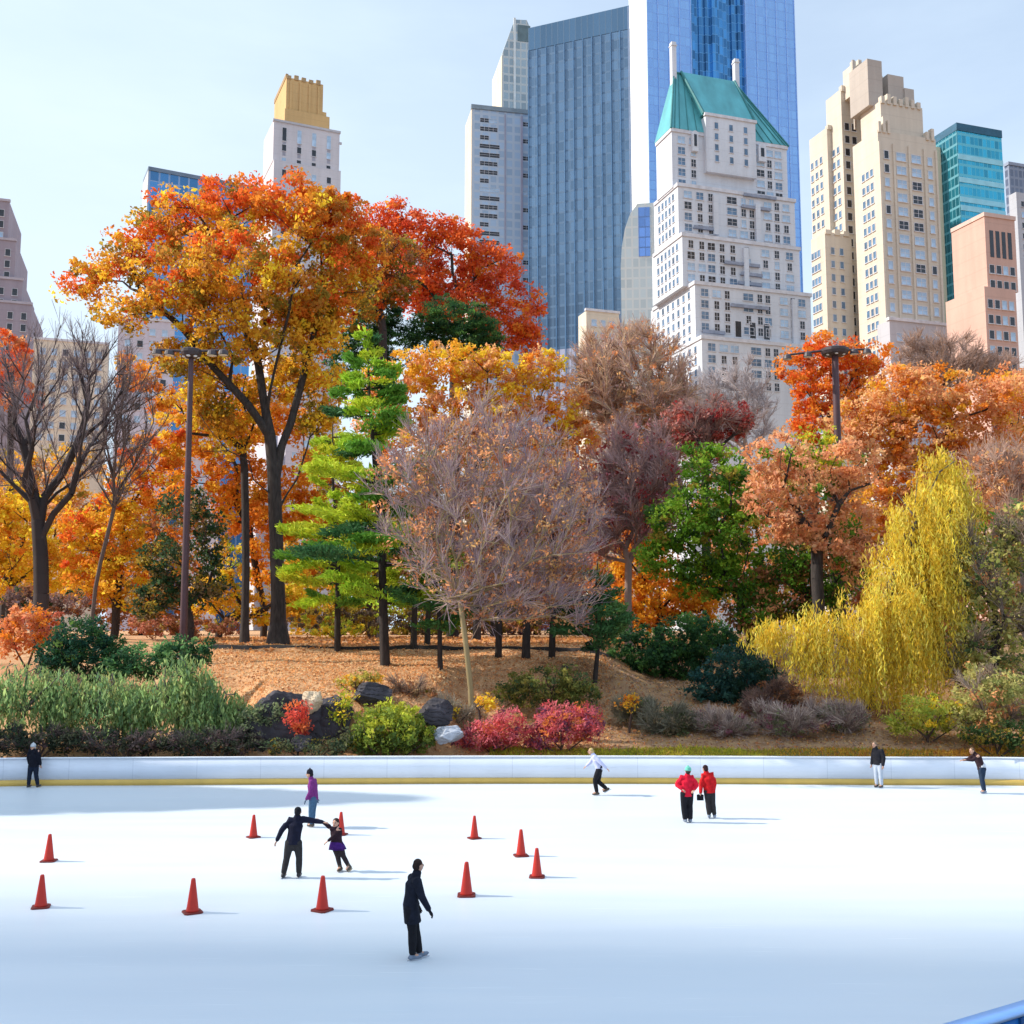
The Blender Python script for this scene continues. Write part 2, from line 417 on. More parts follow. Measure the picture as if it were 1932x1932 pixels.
def pine(label, b, top, hw, pal, name='pine_tree', tr=.22, tiers=13, first=.2, nsize=.34, dens=1.0, cat='tree', droop=-.05, shape=.8, group=None, bare=0.0):
    """trunk, whorls of limbs, flattened plates of needles"""
    b = np.array(b, float) - np.array([0, 0, .1]); root = empty(name, b, label, cat, 0, group)
    t = at(top[0], top[1], b[1]); H = t[2] - b[2]; hwm = hw * b[1] / F
    p0, p1, r0, r1 = [], [], [], []
    ns = 12
    ax = lambda f: b + (t - b) * f + np.array([.25 * math.sin(f * 5), 0, 0]) * f * (1 - f) * 2
    for i in range(ns):
        p0.append(ax(i / ns)); p1.append(ax((i + 1) / ns)); r0.append(tr * (1 - i / ns) + .03); r1.append(tr * (1 - (i + 1) / ns) + .03)
    P, A, C = [], [], []
    for k in range(tiers):
        f = first + (1 - first) * (k + RNG.uniform(-.3, .3)) / tiers
        if f > .99: continue
        nb = int(RNG.integers(4, 7)); f0 = f; a0 = RNG.uniform(0, 6.28)
        g = (f - first) / (1 - first)
        rad = hwm * (1 - max(g, 0)) ** shape * (.55 + .45 * min(1, g * 5 + .35)) + .25
        for j in range(nb):
            if RNG.random() < .15: continue
            a = a0 + 6.28 * j / nb + RNG.uniform(-.5, .5); L = rad * RNG.uniform(.42, 1.2); f = min(.985, f0 + RNG.uniform(-.5, .5) * (1 - first) / tiers)
            d = np.array([math.cos(a), math.sin(a), 0]); s = ax(f)
            e = s + d * L + np.array([0, 0, L * RNG.uniform(droop - .1, droop + .38)])
            m = s + d * L * .5 + np.array([0, 0, L * RNG.uniform(-.02, .12)])
            rb = .02 + .018 * L
            p0 += [s, m]; p1 += [m, e]; r0 += [rb, rb * .7]; r1 += [rb * .7, .012]
            nn = int(150 * dens * L * (1 + .25 * L))
            q = RNG.random(nn) ** .6 * .82 + .2
            base = np.where(q[:, None] < .5, s + (m - s) * (q[:, None] * 2), m + (e - m) * (q[:, None] * 2 - 1))
            side = np.array([-d[1], d[0], 0]) * RNG.normal(0, .22, (nn, 1)) * L * (1.15 - .5 * q[:, None])
            pp = base + side + np.stack([np.zeros(nn), np.zeros(nn), RNG.normal(.06, .1, nn)], 1)
            P.append(pp); A.append(np.tile(d * .8 + np.array([0, 0, .45]), (nn, 1)) + side * .6)
            cc = np.array(pal[int(RNG.choice(len(pal), p=np.array([p[1] for p in pal]) / sum(p[1] for p in pal)))][0])
            C.append(cc * RNG.uniform(.7, 1.3, (nn, 1)) * RNG.uniform(.92, 1.08, (nn, 3)))
    o = frustums('trunk', np.array(p0), np.array(p1), np.array(r0), np.array(r1), M['bark'], root, 6, loc=b); o.location = (0, 0, 0)
    P = np.concatenate(P); A = np.concatenate(A); C = np.clip(np.concatenate(C), 0, .95)
    o = leaves('crown', P, np.full(len(P), nsize * .85), C * 1.12, NEEDLE, root, b, .24, A, .55); o.location = (0, 0, 0)
    return root
def strands(name, root, loc, starts, ends_z, pal, step=.16, lsize=.3, sway=.25, aspect=.32, out=None, mat=None, axis=None):
    P, Cc = [], []
    z0, z1 = min(ends_z), max(s[2] for s in starts)
    for i, (s, ez) in enumerate(zip(starts, ends_z)):
        L = s[2] - ez
        if L < .3: continue
        n = int(L / step) + 2; f = np.linspace(0, 1, n)
        o = out[i] if out is not None else np.zeros(3)
        dx = np.sin(f * RNG.uniform(1, 4) + RNG.uniform(0, 6)) * sway * f
        p = s[None] + np.outer(np.sqrt(f), o) + np.stack([dx, RNG.normal(0, .04, n), -L * f ** 1.15], 1) + RNG.normal(0, .05, (n, 3))
        c = np.array(pal[int(RNG.choice(len(pal), p=np.array([q[1] for q in pal]) / sum(q[1] for q in pal)))][0])
        P.append(p); Cc.append(c * RNG.uniform(.75, 1.25) * RNG.uniform(.82, 1.15, (n, 1)) * RNG.uniform(.95, 1.05, (n, 3)))
    P = np.concatenate(P); Cc = np.clip(np.concatenate(Cc), 0, .95)
    o = leaves(name, P, np.full(len(P), lsize), Cc, mat or LEAF, root, loc, aspect, np.array([0, 0, -1.0]) if axis is None else axis, .35); o.location = (0, 0, 0)
    return o
def shrub(label, Y, lobes, pal, name='shrub', lsize=.2, cov=1.9, clump=.32, cat='shrub', per=30, stems=14, gap=.35, flat=.8, aspect=.55, twigs=0, twigcol=None, group=None, stemcol=(.09, .06, .05)):
    W = lobes_world(lobes, Y); cx = np.mean([c for c, _ in W], 0)
    b = np.array([cx[0], Y, float(terrain(cx[0], Y)) - .1])
    root = empty(name, b, label, cat, 0, group)
    sk = grow([b, b + np.array([0, 0, .25])], in_lobes(W, stems, .3, .9), .6, 0, rtip=.014, rmax=.07)
    o = skeleton_mesh('stems', sk, TWIG, root, b, 0, 5, stemcol); o.location = (0, 0, 0)
    if pal:
        P, col, C = clumped(W, cov, lsize, pal, clump, per, gap, flat, aspect)
        P[:, 2] = np.maximum(P[:, 2], terrain(P[:, 0], P[:, 1]) + .03)
        o = leaves('foliage', P, np.full(len(P), lsize * LS), col, LEAF, root, b, aspect); o.location = (0, 0, 0)
    if twigs: add_twigs(root, sk, twigs, twigcol, b, (.3, .8), .011, 'twigs', 1.0, .35)
    return root
# ------------------------------------------------------------------ ground, ice, boards
def ground_mat():
    m, nt, b = nodes("leaf_litter_ground")
    v = mapping(nt, (1, 1, 1))
    n1 = noise(nt, v, .16, 4); n2 = noise(nt, v, 1.6, 6, .7); n3 = noise(nt, v, 9, 4, .7)
    c = ramp(nt, n2, [(.25, (.16, .075, .035)), (.42, (.62, .32, .16)), (.6, (.78, .45, .23)), (.8, (.76, .56, .37))])
    c2 = ramp(nt, n2, [(.3, (.07, .065, .03)), (.5, (.20, .13, .08)), (.75, (.30, .24, .10))])
    # position driven: right-hand slope is brushier and browner
    sep = N(nt, "ShaderNodeSeparateXYZ"); nt.links.new(v, sep.inputs[0])
    k = math_n(nt, 'MULTIPLY', math_n(nt, 'SUBTRACT', sep.outputs[0], 1.5), .25); k = math_n(nt, 'ADD', k, math_n(nt, 'MULTIPLY', math_n(nt, 'SUBTRACT', n1, .5), 3.0))
    cl = N(nt, "ShaderNodeClamp"); nt.links.new(k, cl.inputs[0])
    col = mixc(nt, math_n(nt, 'MULTIPLY', cl.outputs[0], .55), c, c2)
    col = mixc(nt, math_n(nt, 'MULTIPLY', n3, .5), col, (.10, .06, .035))
    nt.links.new(col, b.inputs["Base Color"]); b.inputs["Roughness"].default_value = .95; b.inputs["Specular IOR Level"].default_value = .1
    bp = N(nt, "ShaderNodeBump"); bp.inputs["Strength"].default_value = .8; bp.inputs["Distance"].default_value = .08
    nt.links.new(n3, bp.inputs["Height"]); nt.links.new(bp.outputs[0], b.inputs["Normal"])
    return m
xs = np.unique(np.concatenate([[-5000, -1500, -600, -300, -180, -110], np.arange(-75, 75.1, .6), [110, 180, 300, 600, 1500, 5000]]))
ys = np.unique(np.concatenate([[-5000, -1000, -300, -100, -30, 0, 20, 36, 41, 42.2], np.arange(42.4, 62, .3), np.arange(62, 100, 1.0), [104, 110, 120, 140, 180, 300, 600, 1500, 5000]]))
XX, YY = np.meshgrid(xs, ys); ZZ = terrain(XX, YY)
ZZ = np.where(YY < 42.25, -.08, ZZ)
V = np.stack([XX, YY, ZZ], -1).reshape(-1, 3); nx, ny = len(xs), len(ys)
ii, jj = np.meshgrid(np.arange(nx - 1), np.arange(ny - 1)); a0 = (jj * nx + ii).ravel()
Q = np.stack([a0, a0 + 1, a0 + nx + 1, a0 + nx], 1)
tag(mesh_np('ground', V, Q, ground_mat(), None, True), None, None, kind='structure')

def ice_mat():
    m, nt, b = nodes("rink_ice")
    v = mapping(nt, (.12, 1.2, 1)); n1 = noise(nt, v, .8, 5, .6)
    v2 = mapping(nt, (.5, 4, 1)); n2 = noise(nt, v2, 3, 5, .7)
    v3 = mapping(nt, (1, 1, 1)); n3 = noise(nt, v3, .18, 4, .6)
    c = ramp(nt, n1, [(.3, (.59, .64, .69)), (.7, (.64, .672, .705))])
    c = mixc(nt, math_n(nt, 'MULTIPLY', n2, .25), c, (.56, .63, .70))
    for ang, sc_, st_ in ((.35, 5.0, .30), (-.5, 6.0, .26), (1.25, 4.0, .18), (.05, 7.0, .3)):
        tc = N(nt, "ShaderNodeTexCoord"); mp = N(nt, "ShaderNodeMapping"); mp.inputs["Rotation"].default_value = (0, 0, ang); mp.inputs["Scale"].default_value = (.16, sc_, 1)
        nt.links.new(tc.outputs["Object"], mp.inputs[0]); wv = noise(nt, v3, .35, 2); ad = N(nt, "ShaderNodeVectorMath", operation='ADD'); nt.links.new(mp.outputs[0], ad.inputs[0]); nt.links.new(wv, ad.inputs[1])
        q = ramp(nt, noise(nt, ad.outputs[0], 2.4, 3, .5), [(.64, 0.0), (.69, 1.0)]); ms = ramp(nt, noise(nt, v3, .5, 3), [(.42, 0.0), (.62, 1.0)])
        c = mixc(nt, math_n(nt, 'MULTIPLY', math_n(nt, 'MULTIPLY', q, ms), st_), c, (.60, .68, .76) if ang > 0 else (.92, .94, .95))
    c = mixc(nt, math_n(nt, 'MULTIPLY', n3, .12), c, (.62, .71, .80))
    nt.links.new(c, b.inputs["Base Color"])
    rr = N(nt, "ShaderNodeMapRange"); nt.links.new(n1, rr.inputs[0]); rr.inputs[3].default_value = .28; rr.inputs[4].default_value = .5
    nt.links.new(rr.outputs[0], b.inputs["Roughness"]); b.inputs["Specular IOR Level"].default_value = .22
    bp = N(nt, "ShaderNodeBump"); bp.inputs["Strength"].default_value = .12; bp.inputs["Distance"].default_value = .01
    nt.links.new(n2, bp.inputs["Height"]); nt.links.new(bp.outputs[0], b.inputs["Normal"])
    return m
def smooth_path(pts, n=6):
    P = [np.array(p, float) for p in pts]; out = []
    for i in range(len(P) - 1):
        p0 = P[max(i - 1, 0)]; p1 = P[i]; p2 = P[i + 1]; p3 = P[min(i + 2, len(P) - 1)]
        for j in range(n):
            t = j / n; out.append(.5 * ((2 * p1) + (-p0 + p2) * t + (2 * p0 - 5 * p1 + 4 * p2 - p3) * t * t + (-p0 + 3 * p1 - 3 * p2 + p3) * t ** 3))
    out.append(P[-1]); return out
g = [ground(px, py)[:2] for px, py in ((-40, 1484.5), (300, 1481.5), (640, 1479.5), (966, 1478.5), (1300, 1479), (1640, 1481.0), (1975, 1483.5))]
far = smooth_path([(-38, 30), (-33, 36.5), (-27, 39.2)] + [tuple(q) for q in g] + [(27, 39.0), (33, 36.0), (38, 30)], 6)
near_c = [ground(1790, 1937, 1.08), ground(1932, 1894.5, 1.08)]
nd = unit((near_c[1] - near_c[0])[None])[0]
near = smooth_path([(-38, 10), (-30, 5.8), (-20, 4.2), (-6, 5.2), tuple((near_c[0] - nd * 4.0)[:2]), tuple(near_c[0][:2]), tuple(near_c[1][:2]), tuple((near_c[1] + nd * 6)[:2]), (22, 22), (33, 26.5), (38, 30)], 6)
ring = [np.array(p) for p in far] + [np.array(p) for p in near[::-1]][1:] + [np.array((-38, 10.0))]
# ice sheet : a fan under the boards
ib = bmesh.new(); vs = [ib.verts.new((p[0], p[1], 0)) for p in ring]
bmesh.ops.remove_doubles(ib, verts=ib.verts, dist=.01)
ib.faces.new(ib.verts[:] if False else [v for v in ib.verts]); bmesh.ops.triangulate(ib, faces=ib.faces[:])
for f in ib.faces:
    if f.normal.z < 0: f.normal_flip()
me = bpy.data.meshes.new('ice'); ib.to_mesh(me); ib.free(); me.materials.append(ice_mat())
o = link(bpy.data.objects.new('ice', me)); tag(o, None, None, kind='structure')

def sweep(name, path, prof, mat, parent=None, closed=True):
    """profile (offset to the outer side, z) swept along a path"""
    P = np.array([[p[0], p[1]] for p in path]); t = np.gradient(P, axis=0); t = t / np.linalg.norm(t, axis=1, keepdims=True)
    nrm = np.stack([-t[:, 1], t[:, 0]], 1); k = len(prof)
    V = np.array([[P[i, 0] + nrm[i, 0] * o, P[i, 1] + nrm[i, 1] * o, z] for i in range(len(P)) for o, z in prof])
    Q = [(i * k + j, (i + 1) * k + j, (i + 1) * k + (j + 1) % k, i * k + (j + 1) % k) for i in range(len(P) - 1) for j in range(k if closed else k - 1)]
    return mesh_np(name, V, np.array(Q), mat, parent, False)
def box_prof(o0, o1, z0, z1): return [(o0, z0), (o0, z1), (o1, z1), (o1, z0)]
M['board'] = simple('board_plastic', (.70, .74, .82), .35, .05, .6, spec=.4)
def board_mat():
    m = M['board']; nt = m.node_tree; b = nt.nodes["Principled BSDF"]; lk = b.inputs["Base Color"].links[0]; src = lk.from_socket
    sep = N(nt, "ShaderNodeSeparateXYZ"); nt.links.new(mapping(nt, (1, 1, 1)), sep.inputs[0])
    ln = math_n(nt, 'LESS_THAN', math_n(nt, 'FRACT', math_n(nt, 'DIVIDE', sep.outputs[0], 2.44)), .012)
    sc = ramp(nt, noise(nt, mapping(nt, (.4, 1, 6)), 3, 5, .7), [(.55, 0.0), (.75, .35)])
    c = mixc(nt, sc, src, (.42, .44, .48)); nt.links.new(mixc(nt, math_n(nt, 'MULTIPLY', ln, .35), c, (.38, .42, .5)), b.inputs["Base Color"])
board_mat()
M['kick'] = simple('kick_plate', (.66, .43, .10), .4, .1, 1.2, spec=.4)
M['cap'] = simple('board_cap', (.78, .80, .84), .4, .05, 2)
M['bluepanel'] = simple('blue_panel', (.012, .16, .55), .35, .12, 2, spec=.4)
M['bluecap'] = simple('blue_cap', (.30, .52, .92), .35, .06, 2)
bd = empty('rink_board', (0, 40.6, 0), 'long white rink board with yellow kick plate along the far edge of the ice', 'rink board')
for nm, pr, mt in (('board_panel', box_prof(0.0, .12, .226, 1.02), 'board'), ('kick_plate', box_prof(-.015, .12, -.02, .224), 'kick'), ('cap_rail', box_prof(-.03, .16, 1.022, 1.06), 'cap')):
    q = sweep(nm, far, pr, M[mt], bd); q.location = (0, -40.6, 0)
nb = empty('rink_barrier', (near_c[1][0], near_c[1][1], 0), 'bright blue rink barrier with pale blue cap at the near corner of the ice', 'rink barrier')
nl = (-near_c[1][0], -near_c[1][1], 0)
for nm, pr, mt in (('barrier_panel', box_prof(-.12, 0, -.02, 1.02), 'bluepanel'), ('cap_rail', box_prof(-.16, .10, 1.022, 1.08), 'bluecap')):
    q = sweep(nm, near, pr, M[mt], nb); q.location = nl
PM = simple('barrier_post', (.008, .09, .30), .4, .1, 2)
for s in (-2.1, -.28, 1.4):
    p = near_c[1] + nd * s; n2 = np.array([nd[1], -nd[0], 0]); w = nd * .03
    pts = [p - w + n2 * .115, p + w + n2 * .115, p + w + n2 * .16, p - w + n2 * .16]
    pm = MB(); pm.poly([(q[0] + nl[0], q[1] + nl[1], 0) for q in pts] + [(q[0] + nl[0], q[1] + nl[1], 1.0) for q in pts], [(0, 1, 5, 4), (1, 2, 6, 5), (2, 3, 7, 6), (3, 0, 4, 7), (4, 5, 6, 7)]); pm.build('post', PM, nb)

# edging wall of the knoll path, blackened and raised to include its shadow
wp = []
for u in np.linspace(385, 1150, 40):
    y = float(ywall(u)) + .1; wp.append(((u - CX) * y / F, y))
wz = [float(terrain(p[0], p[1] - .9)) for p in wp]
prof_n = 4; V = []; 
P = np.array(wp); t = np.gradient(P, axis=0); t /= np.linalg.norm(t, axis=1, keepdims=True); nr = np.stack([-t[:, 1], t[:, 0]], 1)
for i in range(len(P)):
    zt = max(wz[i] + .30, float(terrain(P[i, 0], P[i, 1] + .9)) + .04) + RNG.normal(0, .012)
    for o_, z in ((0, wz[i] - .5), (0, zt), (.4, zt), (.4, wz[i] - .5)): V.append((P[i, 0] + nr[i, 0] * o_, P[i, 1] + nr[i, 1] * o_, z))
Q = [(i * 4 + j, (i + 1) * 4 + j, (i + 1) * 4 + (j + 1) % 4, i * 4 + (j + 1) % 4) for i in range(len(P) - 1) for j in range(4)]
o = mesh_np('edging_wall', np.array(V), np.array(Q), M['edging']); tag(o, 'low stone edging wall with painted shade curving along the leaf covered knoll under the trees', 'wall')

# ------------------------------------------------------------------ cones
def cone_meshes():
    c = MB(); c.lathe([(.135, .035), (.128, .06), (.118, .12), (.045, .66), (.038, .685), (.028, .69)], 20)
    me1 = c.mesh('cone_body', M['cone'], True)
    b = MB(); w = .19; k = .05
    pts = [(-w + k, -w), (w - k, -w), (w, -w + k), (w, w - k), (w - k, w), (-w + k, w), (-w, w - k), (-w, -w + k)]
    b.poly([(x, y, 0.004) for x, y in pts] + [(x * .97, y * .97, .034) for x, y in pts], [tuple(range(8))[::-1], tuple(range(8, 16))] + [(i, (i + 1) % 8, 8 + (i + 1) % 8, 8 + i) for i in range(8)])
    return me1, b.mesh('cone_base', M['cone_base'])
c1, c2 = cone_meshes()
CONES = [((92, 1625), 1.0, 'orange traffic cone at the far left, the farther of the two there', 0),
         ((77, 1712), 1.0, 'orange traffic cone at the far left, the nearer of the two there', 0),
         ((363, 1722), 1.03, 'lone orange traffic cone on the ice between the far left pair and the dancing couple', 0),
         ((478, 1580), .93, 'orange traffic cone behind and left of the man with outstretched arms', 0),
         ((643, 1575), .95, 'orange traffic cone directly behind the girl in the purple skirt', 0),
         ((608, 1718), 1.05, 'orange traffic cone in front of the dancing couple, left of the long coat skater', 0),
         ((895, 1582), .93, 'small orange traffic cone farthest back of the four right of the long coat skater', 0),
         ((880, 1690), 1.08, 'orange traffic cone nearest the camera of the four right of the long coat skater', 0),
         ((983, 1615), 1.0, 'orange traffic cone just behind and left of the rightmost cone', 0),
         ((1013, 1655), 1.0, 'rightmost orange traffic cone, close in front of another cone', 0)]
for (p, s, lab, tilt) in CONES:
    q = ground(*p); r = empty('traffic_cone', q, lab, 'traffic cone', RNG.uniform(0, 1.5), 'orange cones marking the ice'); r.scale = (s, s, s)
    link(bpy.data.objects.new('cone_body', c1), r); link(bpy.data.objects.new('cone_base', c2), r)

# ------------------------------------------------------------------ people
def bake(o, vox, smooth=2, name=None):
    md = o.modifiers.new('r', 'REMESH'); md.mode = 'VOXEL'; md.voxel_size = vox; md.use_smooth_shade = True
    s = o.modifiers.new('s', 'SMOOTH'); s.iterations = smooth; s.factor = .5
    dg = bpy.context.evaluated_depsgraph_get(); dg.update()
    me = bpy.data.meshes.new_from_object(o.evaluated_get(dg)); mats = list(o.data.materials)
    o.modifiers.clear(); o.data = me; me.name = o.name
    me.materials.clear()
    for m in mats[:1]: me.materials.append(m)
    return o
SKIN = simple('skin', (.52, .29, .20), .55, .08, 8)
EYE = simple('eye', (.02, .015, .012), .2, .05, 8)
MOUTH = simple('mouth', (.30, .08, .07), .5, .05, 8)
def cloth(name, c, var=.25): return simple(name, c, .85, var, 14, bump=.3, spec=.15)
BLADE = simple('skate_blade', (.6, .62, .66), .25, .05, 8, metallic=.8)

def lerp(a, b, f): return np.array(a) * (1 - f) + np.array(b) * f
def person(label, base, J, face, outfit, scale=1.0, hair=(.03, .02, .015), hairlen=0.0, hat=None, coat_hem=None, skirt=None, flare=.0, props=None, group=None, sleeves=True):
    """J: joints (x right, y away, z up in metres); face: xy direction the head looks in"""
    f = np.array([face[0], face[1], 0.0]); f /= np.linalg.norm(f); lat = np.array([-f[1], f[0], 0.0])
    bf = np.array([J.get('bface', face)[0], J.get('bface', face)[1], 0.0]); bf /= np.linalg.norm(bf); blat = np.array([-bf[1], bf[0], 0])
    D = dict(head=(0, 0, 1.58), neck=(0, 0, 1.44), chest=(0, 0, 1.27), pelvis=(0, 0, .92))
    for k, s in (('L', -1), ('R', 1)):
        D['sh' + k] = tuple(blat * .18 * -s + np.array([0, 0, 1.38])); D['el' + k] = tuple(blat * .24 * -s + np.array([0, 0, 1.1])); D['ha' + k] = tuple(blat * .25 * -s + bf * .08 + np.array([0, 0, .86]))
        D['hip' + k] = tuple(blat * .09 * -s + np.array([0, 0, .9])); D['kn' + k] = tuple(blat * .1 * -s + bf * .03 + np.array([0, 0, .5])); D['an' + k] = tuple(blat * .1 * -s + np.array([0, 0, .11]))
    D.update({k: v for k, v in J.items() if k != 'bface'})
    D = {k: np.array(v, float) * scale for k, v in D.items()}; s = scale
    root = empty('person', base, label, 'person', 0, group)
    # body : one continuous skin surface
    b = MB()
    h = D['head']
    b.ball(h + np.array([0, 0, .015 * s]), (.078 * s, .078 * s, .098 * s), n=16); b.ball(h + f * .022 * s - np.array([0, 0, .04 * s]), (.06 * s, .06 * s, .072 * s), n=14)
    b.ball(h - f * .025 * s + np.array([0, 0, .03 * s]), (.078 * s, .078 * s, .08 * s), n=14)
    b.tube([h + f * .075 * s + np.array([0, 0, .022 * s]), h + f * .102 * s - np.array([0, 0, .018 * s])], [.010 * s, .017 * s], 8)
    for e in (-1, 1): b.ball(h + lat * e * .08 * s + np.array([0, 0, -.005]), (.018 * s, .018 * s, .03 * s), n=8)
    b.tube([h - np.array([0, 0, .06 * s]), D['neck'], lerp(D['neck'], D['chest'], .35)], [.05 * s, .052 * s, .07 * s], 10)
    b.tube([D['pelvis'] - np.array([0, 0, .04 * s]), lerp(D['pelvis'], D['chest'], .45), D['chest'], lerp(D['chest'], D['neck'], .55)], [.145 * s, .13 * s, .155 * s, .12 * s], 14, lat=blat, flat=.68)
    hands = {}
    for k in 'LR':
        b.tube([lerp(D['chest'], D['neck'], .45), D['sh' + k], D['el' + k]], [.07 * s, .058 * s, .043 * s], 10)
        b.tube([D['el' + k], lerp(D['el' + k], D['ha' + k], .3), D['ha' + k]], [.042 * s, .042 * s, .028 * s], 10)
        d = D['ha' + k] - D['el' + k]; d /= np.linalg.norm(d); side = np.cross(d, [0, 0, 1.0]) if abs(d[2]) < .9 else bf.copy()
        side = side - d * side.dot(d); side /= np.linalg.norm(side); hands[k] = (D['ha' + k], d, side)
        b.tube([D['ha' + k], D['ha' + k] + d * .085 * s], [.03 * s, .04 * s], 10, lat=side, flat=.5)
        b.tube([D['hip' + k], lerp(D['hip' + k], D['kn' + k], .5), D['kn' + k]], [.09 * s, .078 * s, .055 * s], 12)
        b.tube([D['kn' + k], lerp(D['kn' + k], D['an' + k], .35), D['an' + k]], [.054 * s, .056 * s, .036 * s], 12)
        b.tube([D['an' + k], D['an' + k] + bf * .12 * s - np.array([0, 0, .045 * s])], [.04 * s, .035 * s], 10)
    o = b.build('body', [SKIN], root); bake(o, .011, 2)
    # fingers, eyes and mouth joined into the same mesh
    x = MB()
    for k in 'LR':
        p, d, sd = hands[k]; nrm = np.cross(d, sd)
        for i, (off, L) in enumerate(((-.030, .062), (-.010, .072), (.010, .068), (.028, .052))):
            a = p + d * .085 * s + sd * off * s; x.tube([a - d * .02 * s, a + d * L * .5 * s, a + d * L * .85 * s + nrm * .022 * s], [.0088 * s, .0084 * s, .007 * s], 6)
        a = p + d * .03 * s - sd * .034 * s; x.tube([a, a - sd * .028 * s + d * .03 * s, a - sd * .034 * s + d * .06 * s + nrm * .008 * s], [.012 * s, .0105 * s, .009 * s], 6)
    nf = len(x.f)
    for e in (-1, 1): x.ball(h + f * .074 * s + lat * e * .03 * s + np.array([0, 0, .018 * s]), .0125 * s, 1, 8)
    x.tube([h + f * .083 * s - lat * .022 * s - np.array([0, 0, .05 * s]), h + f * .083 * s + lat * .022 * s - np.array([0, 0, .05 * s])], [.007 * s, .007 * s], 6, 2)
    bm = bmesh.new(); bm.from_mesh(o.data); tmp = x.mesh('t', [SKIN, EYE, MOUTH], True); bm.from_mesh(tmp)
    bm.to_mesh(o.data); bm.free(); bpy.data.meshes.remove(tmp); o.data.materials.append(outfit.get('glove', EYE)) if False else None
    for mm in (EYE, MOUTH): o.data.materials.append(mm)
    # jacket / top
    j = MB(); g = outfit.get('bulk', .03) * s
    hem = coat_hem * s if coat_hem else D['pelvis'][2] - .07 * s
    hp = lerp(D['pelvis'], (D['knL'] + D['knR']) / 2, max(0, (D['pelvis'][2] - hem) / max(.05, D['pelvis'][2] - D['knL'][2]))) if hem < D['pelvis'][2] else D['pelvis']
    hp = np.array([hp[0], hp[1], hem])
    j.tube([hp, D['pelvis'], lerp(D['pelvis'], D['chest'], .5), D['chest'], lerp(D['chest'], D['neck'], .62)], [.162 * s + g + flare, .15 * s + g + flare * .5, .138 * s + g, .158 * s + g, .10 * s + g * .5], 16, lat=blat, flat=.72, round0=False)
    j.tube([lerp(D['chest'], D['neck'], .5), lerp(D['neck'], h, .28)], [.085 * s + g * .4, .07 * s + g * .3], 12)
    for k in 'LR':
        if sleeves:
            j.tube([lerp(D['chest'], D['neck'], .42), D['sh' + k], lerp(D['sh' + k], D['el' + k], .5), D['el' + k]], [.09 * s, .07 * s + g * .6, .058 * s + g * .6, .05 * s + g * .6], 12)
            j.tube([D['el' + k], lerp(D['el' + k], D['ha' + k], .95)], [.05 * s + g * .6, .036 * s + g * .5], 12)
    o = j.build(outfit.get('topname', 'jacket'), [outfit['top']], root); bake(o, .014, 3)
    # trousers
    t = MB(); bulk = outfit.get('leg', .018) * s
    t.tube([D['pelvis'] - np.array([0, 0, .07 * s]), D['pelvis'] + np.array([0, 0, .07 * s])], [.15 * s + bulk, .145 * s + bulk * .7], 14, lat=blat, flat=.72)
    for k in 'LR':
        t.tube([D['hip' + k], lerp(D['hip' + k], D['kn' + k], .5), D['kn' + k]], [.098 * s + bulk, .084 * s + bulk, .062 * s + bulk], 12)
        t.tube([D['kn' + k], lerp(D['kn' + k], D['an' + k], .4), lerp(D['kn' + k], D['an' + k], .93)], [.062 * s + bulk, .062 * s + bulk, .05 * s + bulk], 12)
    o = t.build(outfit.get('legname', 'trousers'), [outfit['bottom']], root); bake(o, .014, 3)
    if skirt:
        z0, r0, top = skirt; k = MB(); n = 20; wc = lerp(D['pelvis'], D['chest'], .15); hc = np.array([D['pelvis'][0] + .03, D['pelvis'][1], z0 * s])
        pts = []
        for c, r, am in ((wc, .15 * s, 0), (lerp(wc, hc, .5), (.17 * .5 + r0 * .5) * s, .012), (hc, r0 * s, .03), (hc + np.array([0, 0, .012]), r0 * s - .012, .03), (lerp(wc, hc, .5), (.16 * .5 + r0 * .5) * s - .012, .01), (wc, .14 * s, 0)):
            for i in range(n):
                a = 2 * math.pi * i / n; q = r + am * math.sin(a * 6) * s; pts.append(c + np.array([math.cos(a) * q, math.sin(a) * q * .8, 0]))
        k.poly(pts, [(jj_ * n + i, jj_ * n + (i + 1) % n, (jj_ + 1) * n + (i + 1) % n, (jj_ + 1) * n + i) for jj_ in range(5) for i in range(n)])
        k.build('skirt', outfit['skirt'], root, True)
    # hair and hat
    hm = cloth('hair', hair, .3)
    q = MB(); q.ball(h - f * .018 * s + np.array([0, 0, .035 * s]), (.088 * s, .088 * s, .09 * s), n=16); q.ball(h - f * .045 * s - np.array([0, 0, .01 * s]), (.078 * s, .078 * s, .08 * s), n=14)
    if hairlen: q.tube([h - f * .06 * s, h - f * .085 * s - np.array([0, 0, hairlen])], [.07 * s, .045 * s], 10)
    o = q.build('hair', [hm], root); bake(o, .012, 2)
    if hat:
        k = MB(); hc = h - f * .012 * s + np.array([0, 0, .055 * s])
        pr = [(.098, -.03), (.102, .0), (.1, .02), (.096, .04), (.08, .075), (.05, .098), (.015, .106)]
        k.lathe([(r * s, z * s) for r, z in pr], 18, tuple(hc)); k.ball(hc + np.array([0, 0, .115 * s]), .026 * s, 0, 10)
        k.build('knit_hat', hat, root, True)
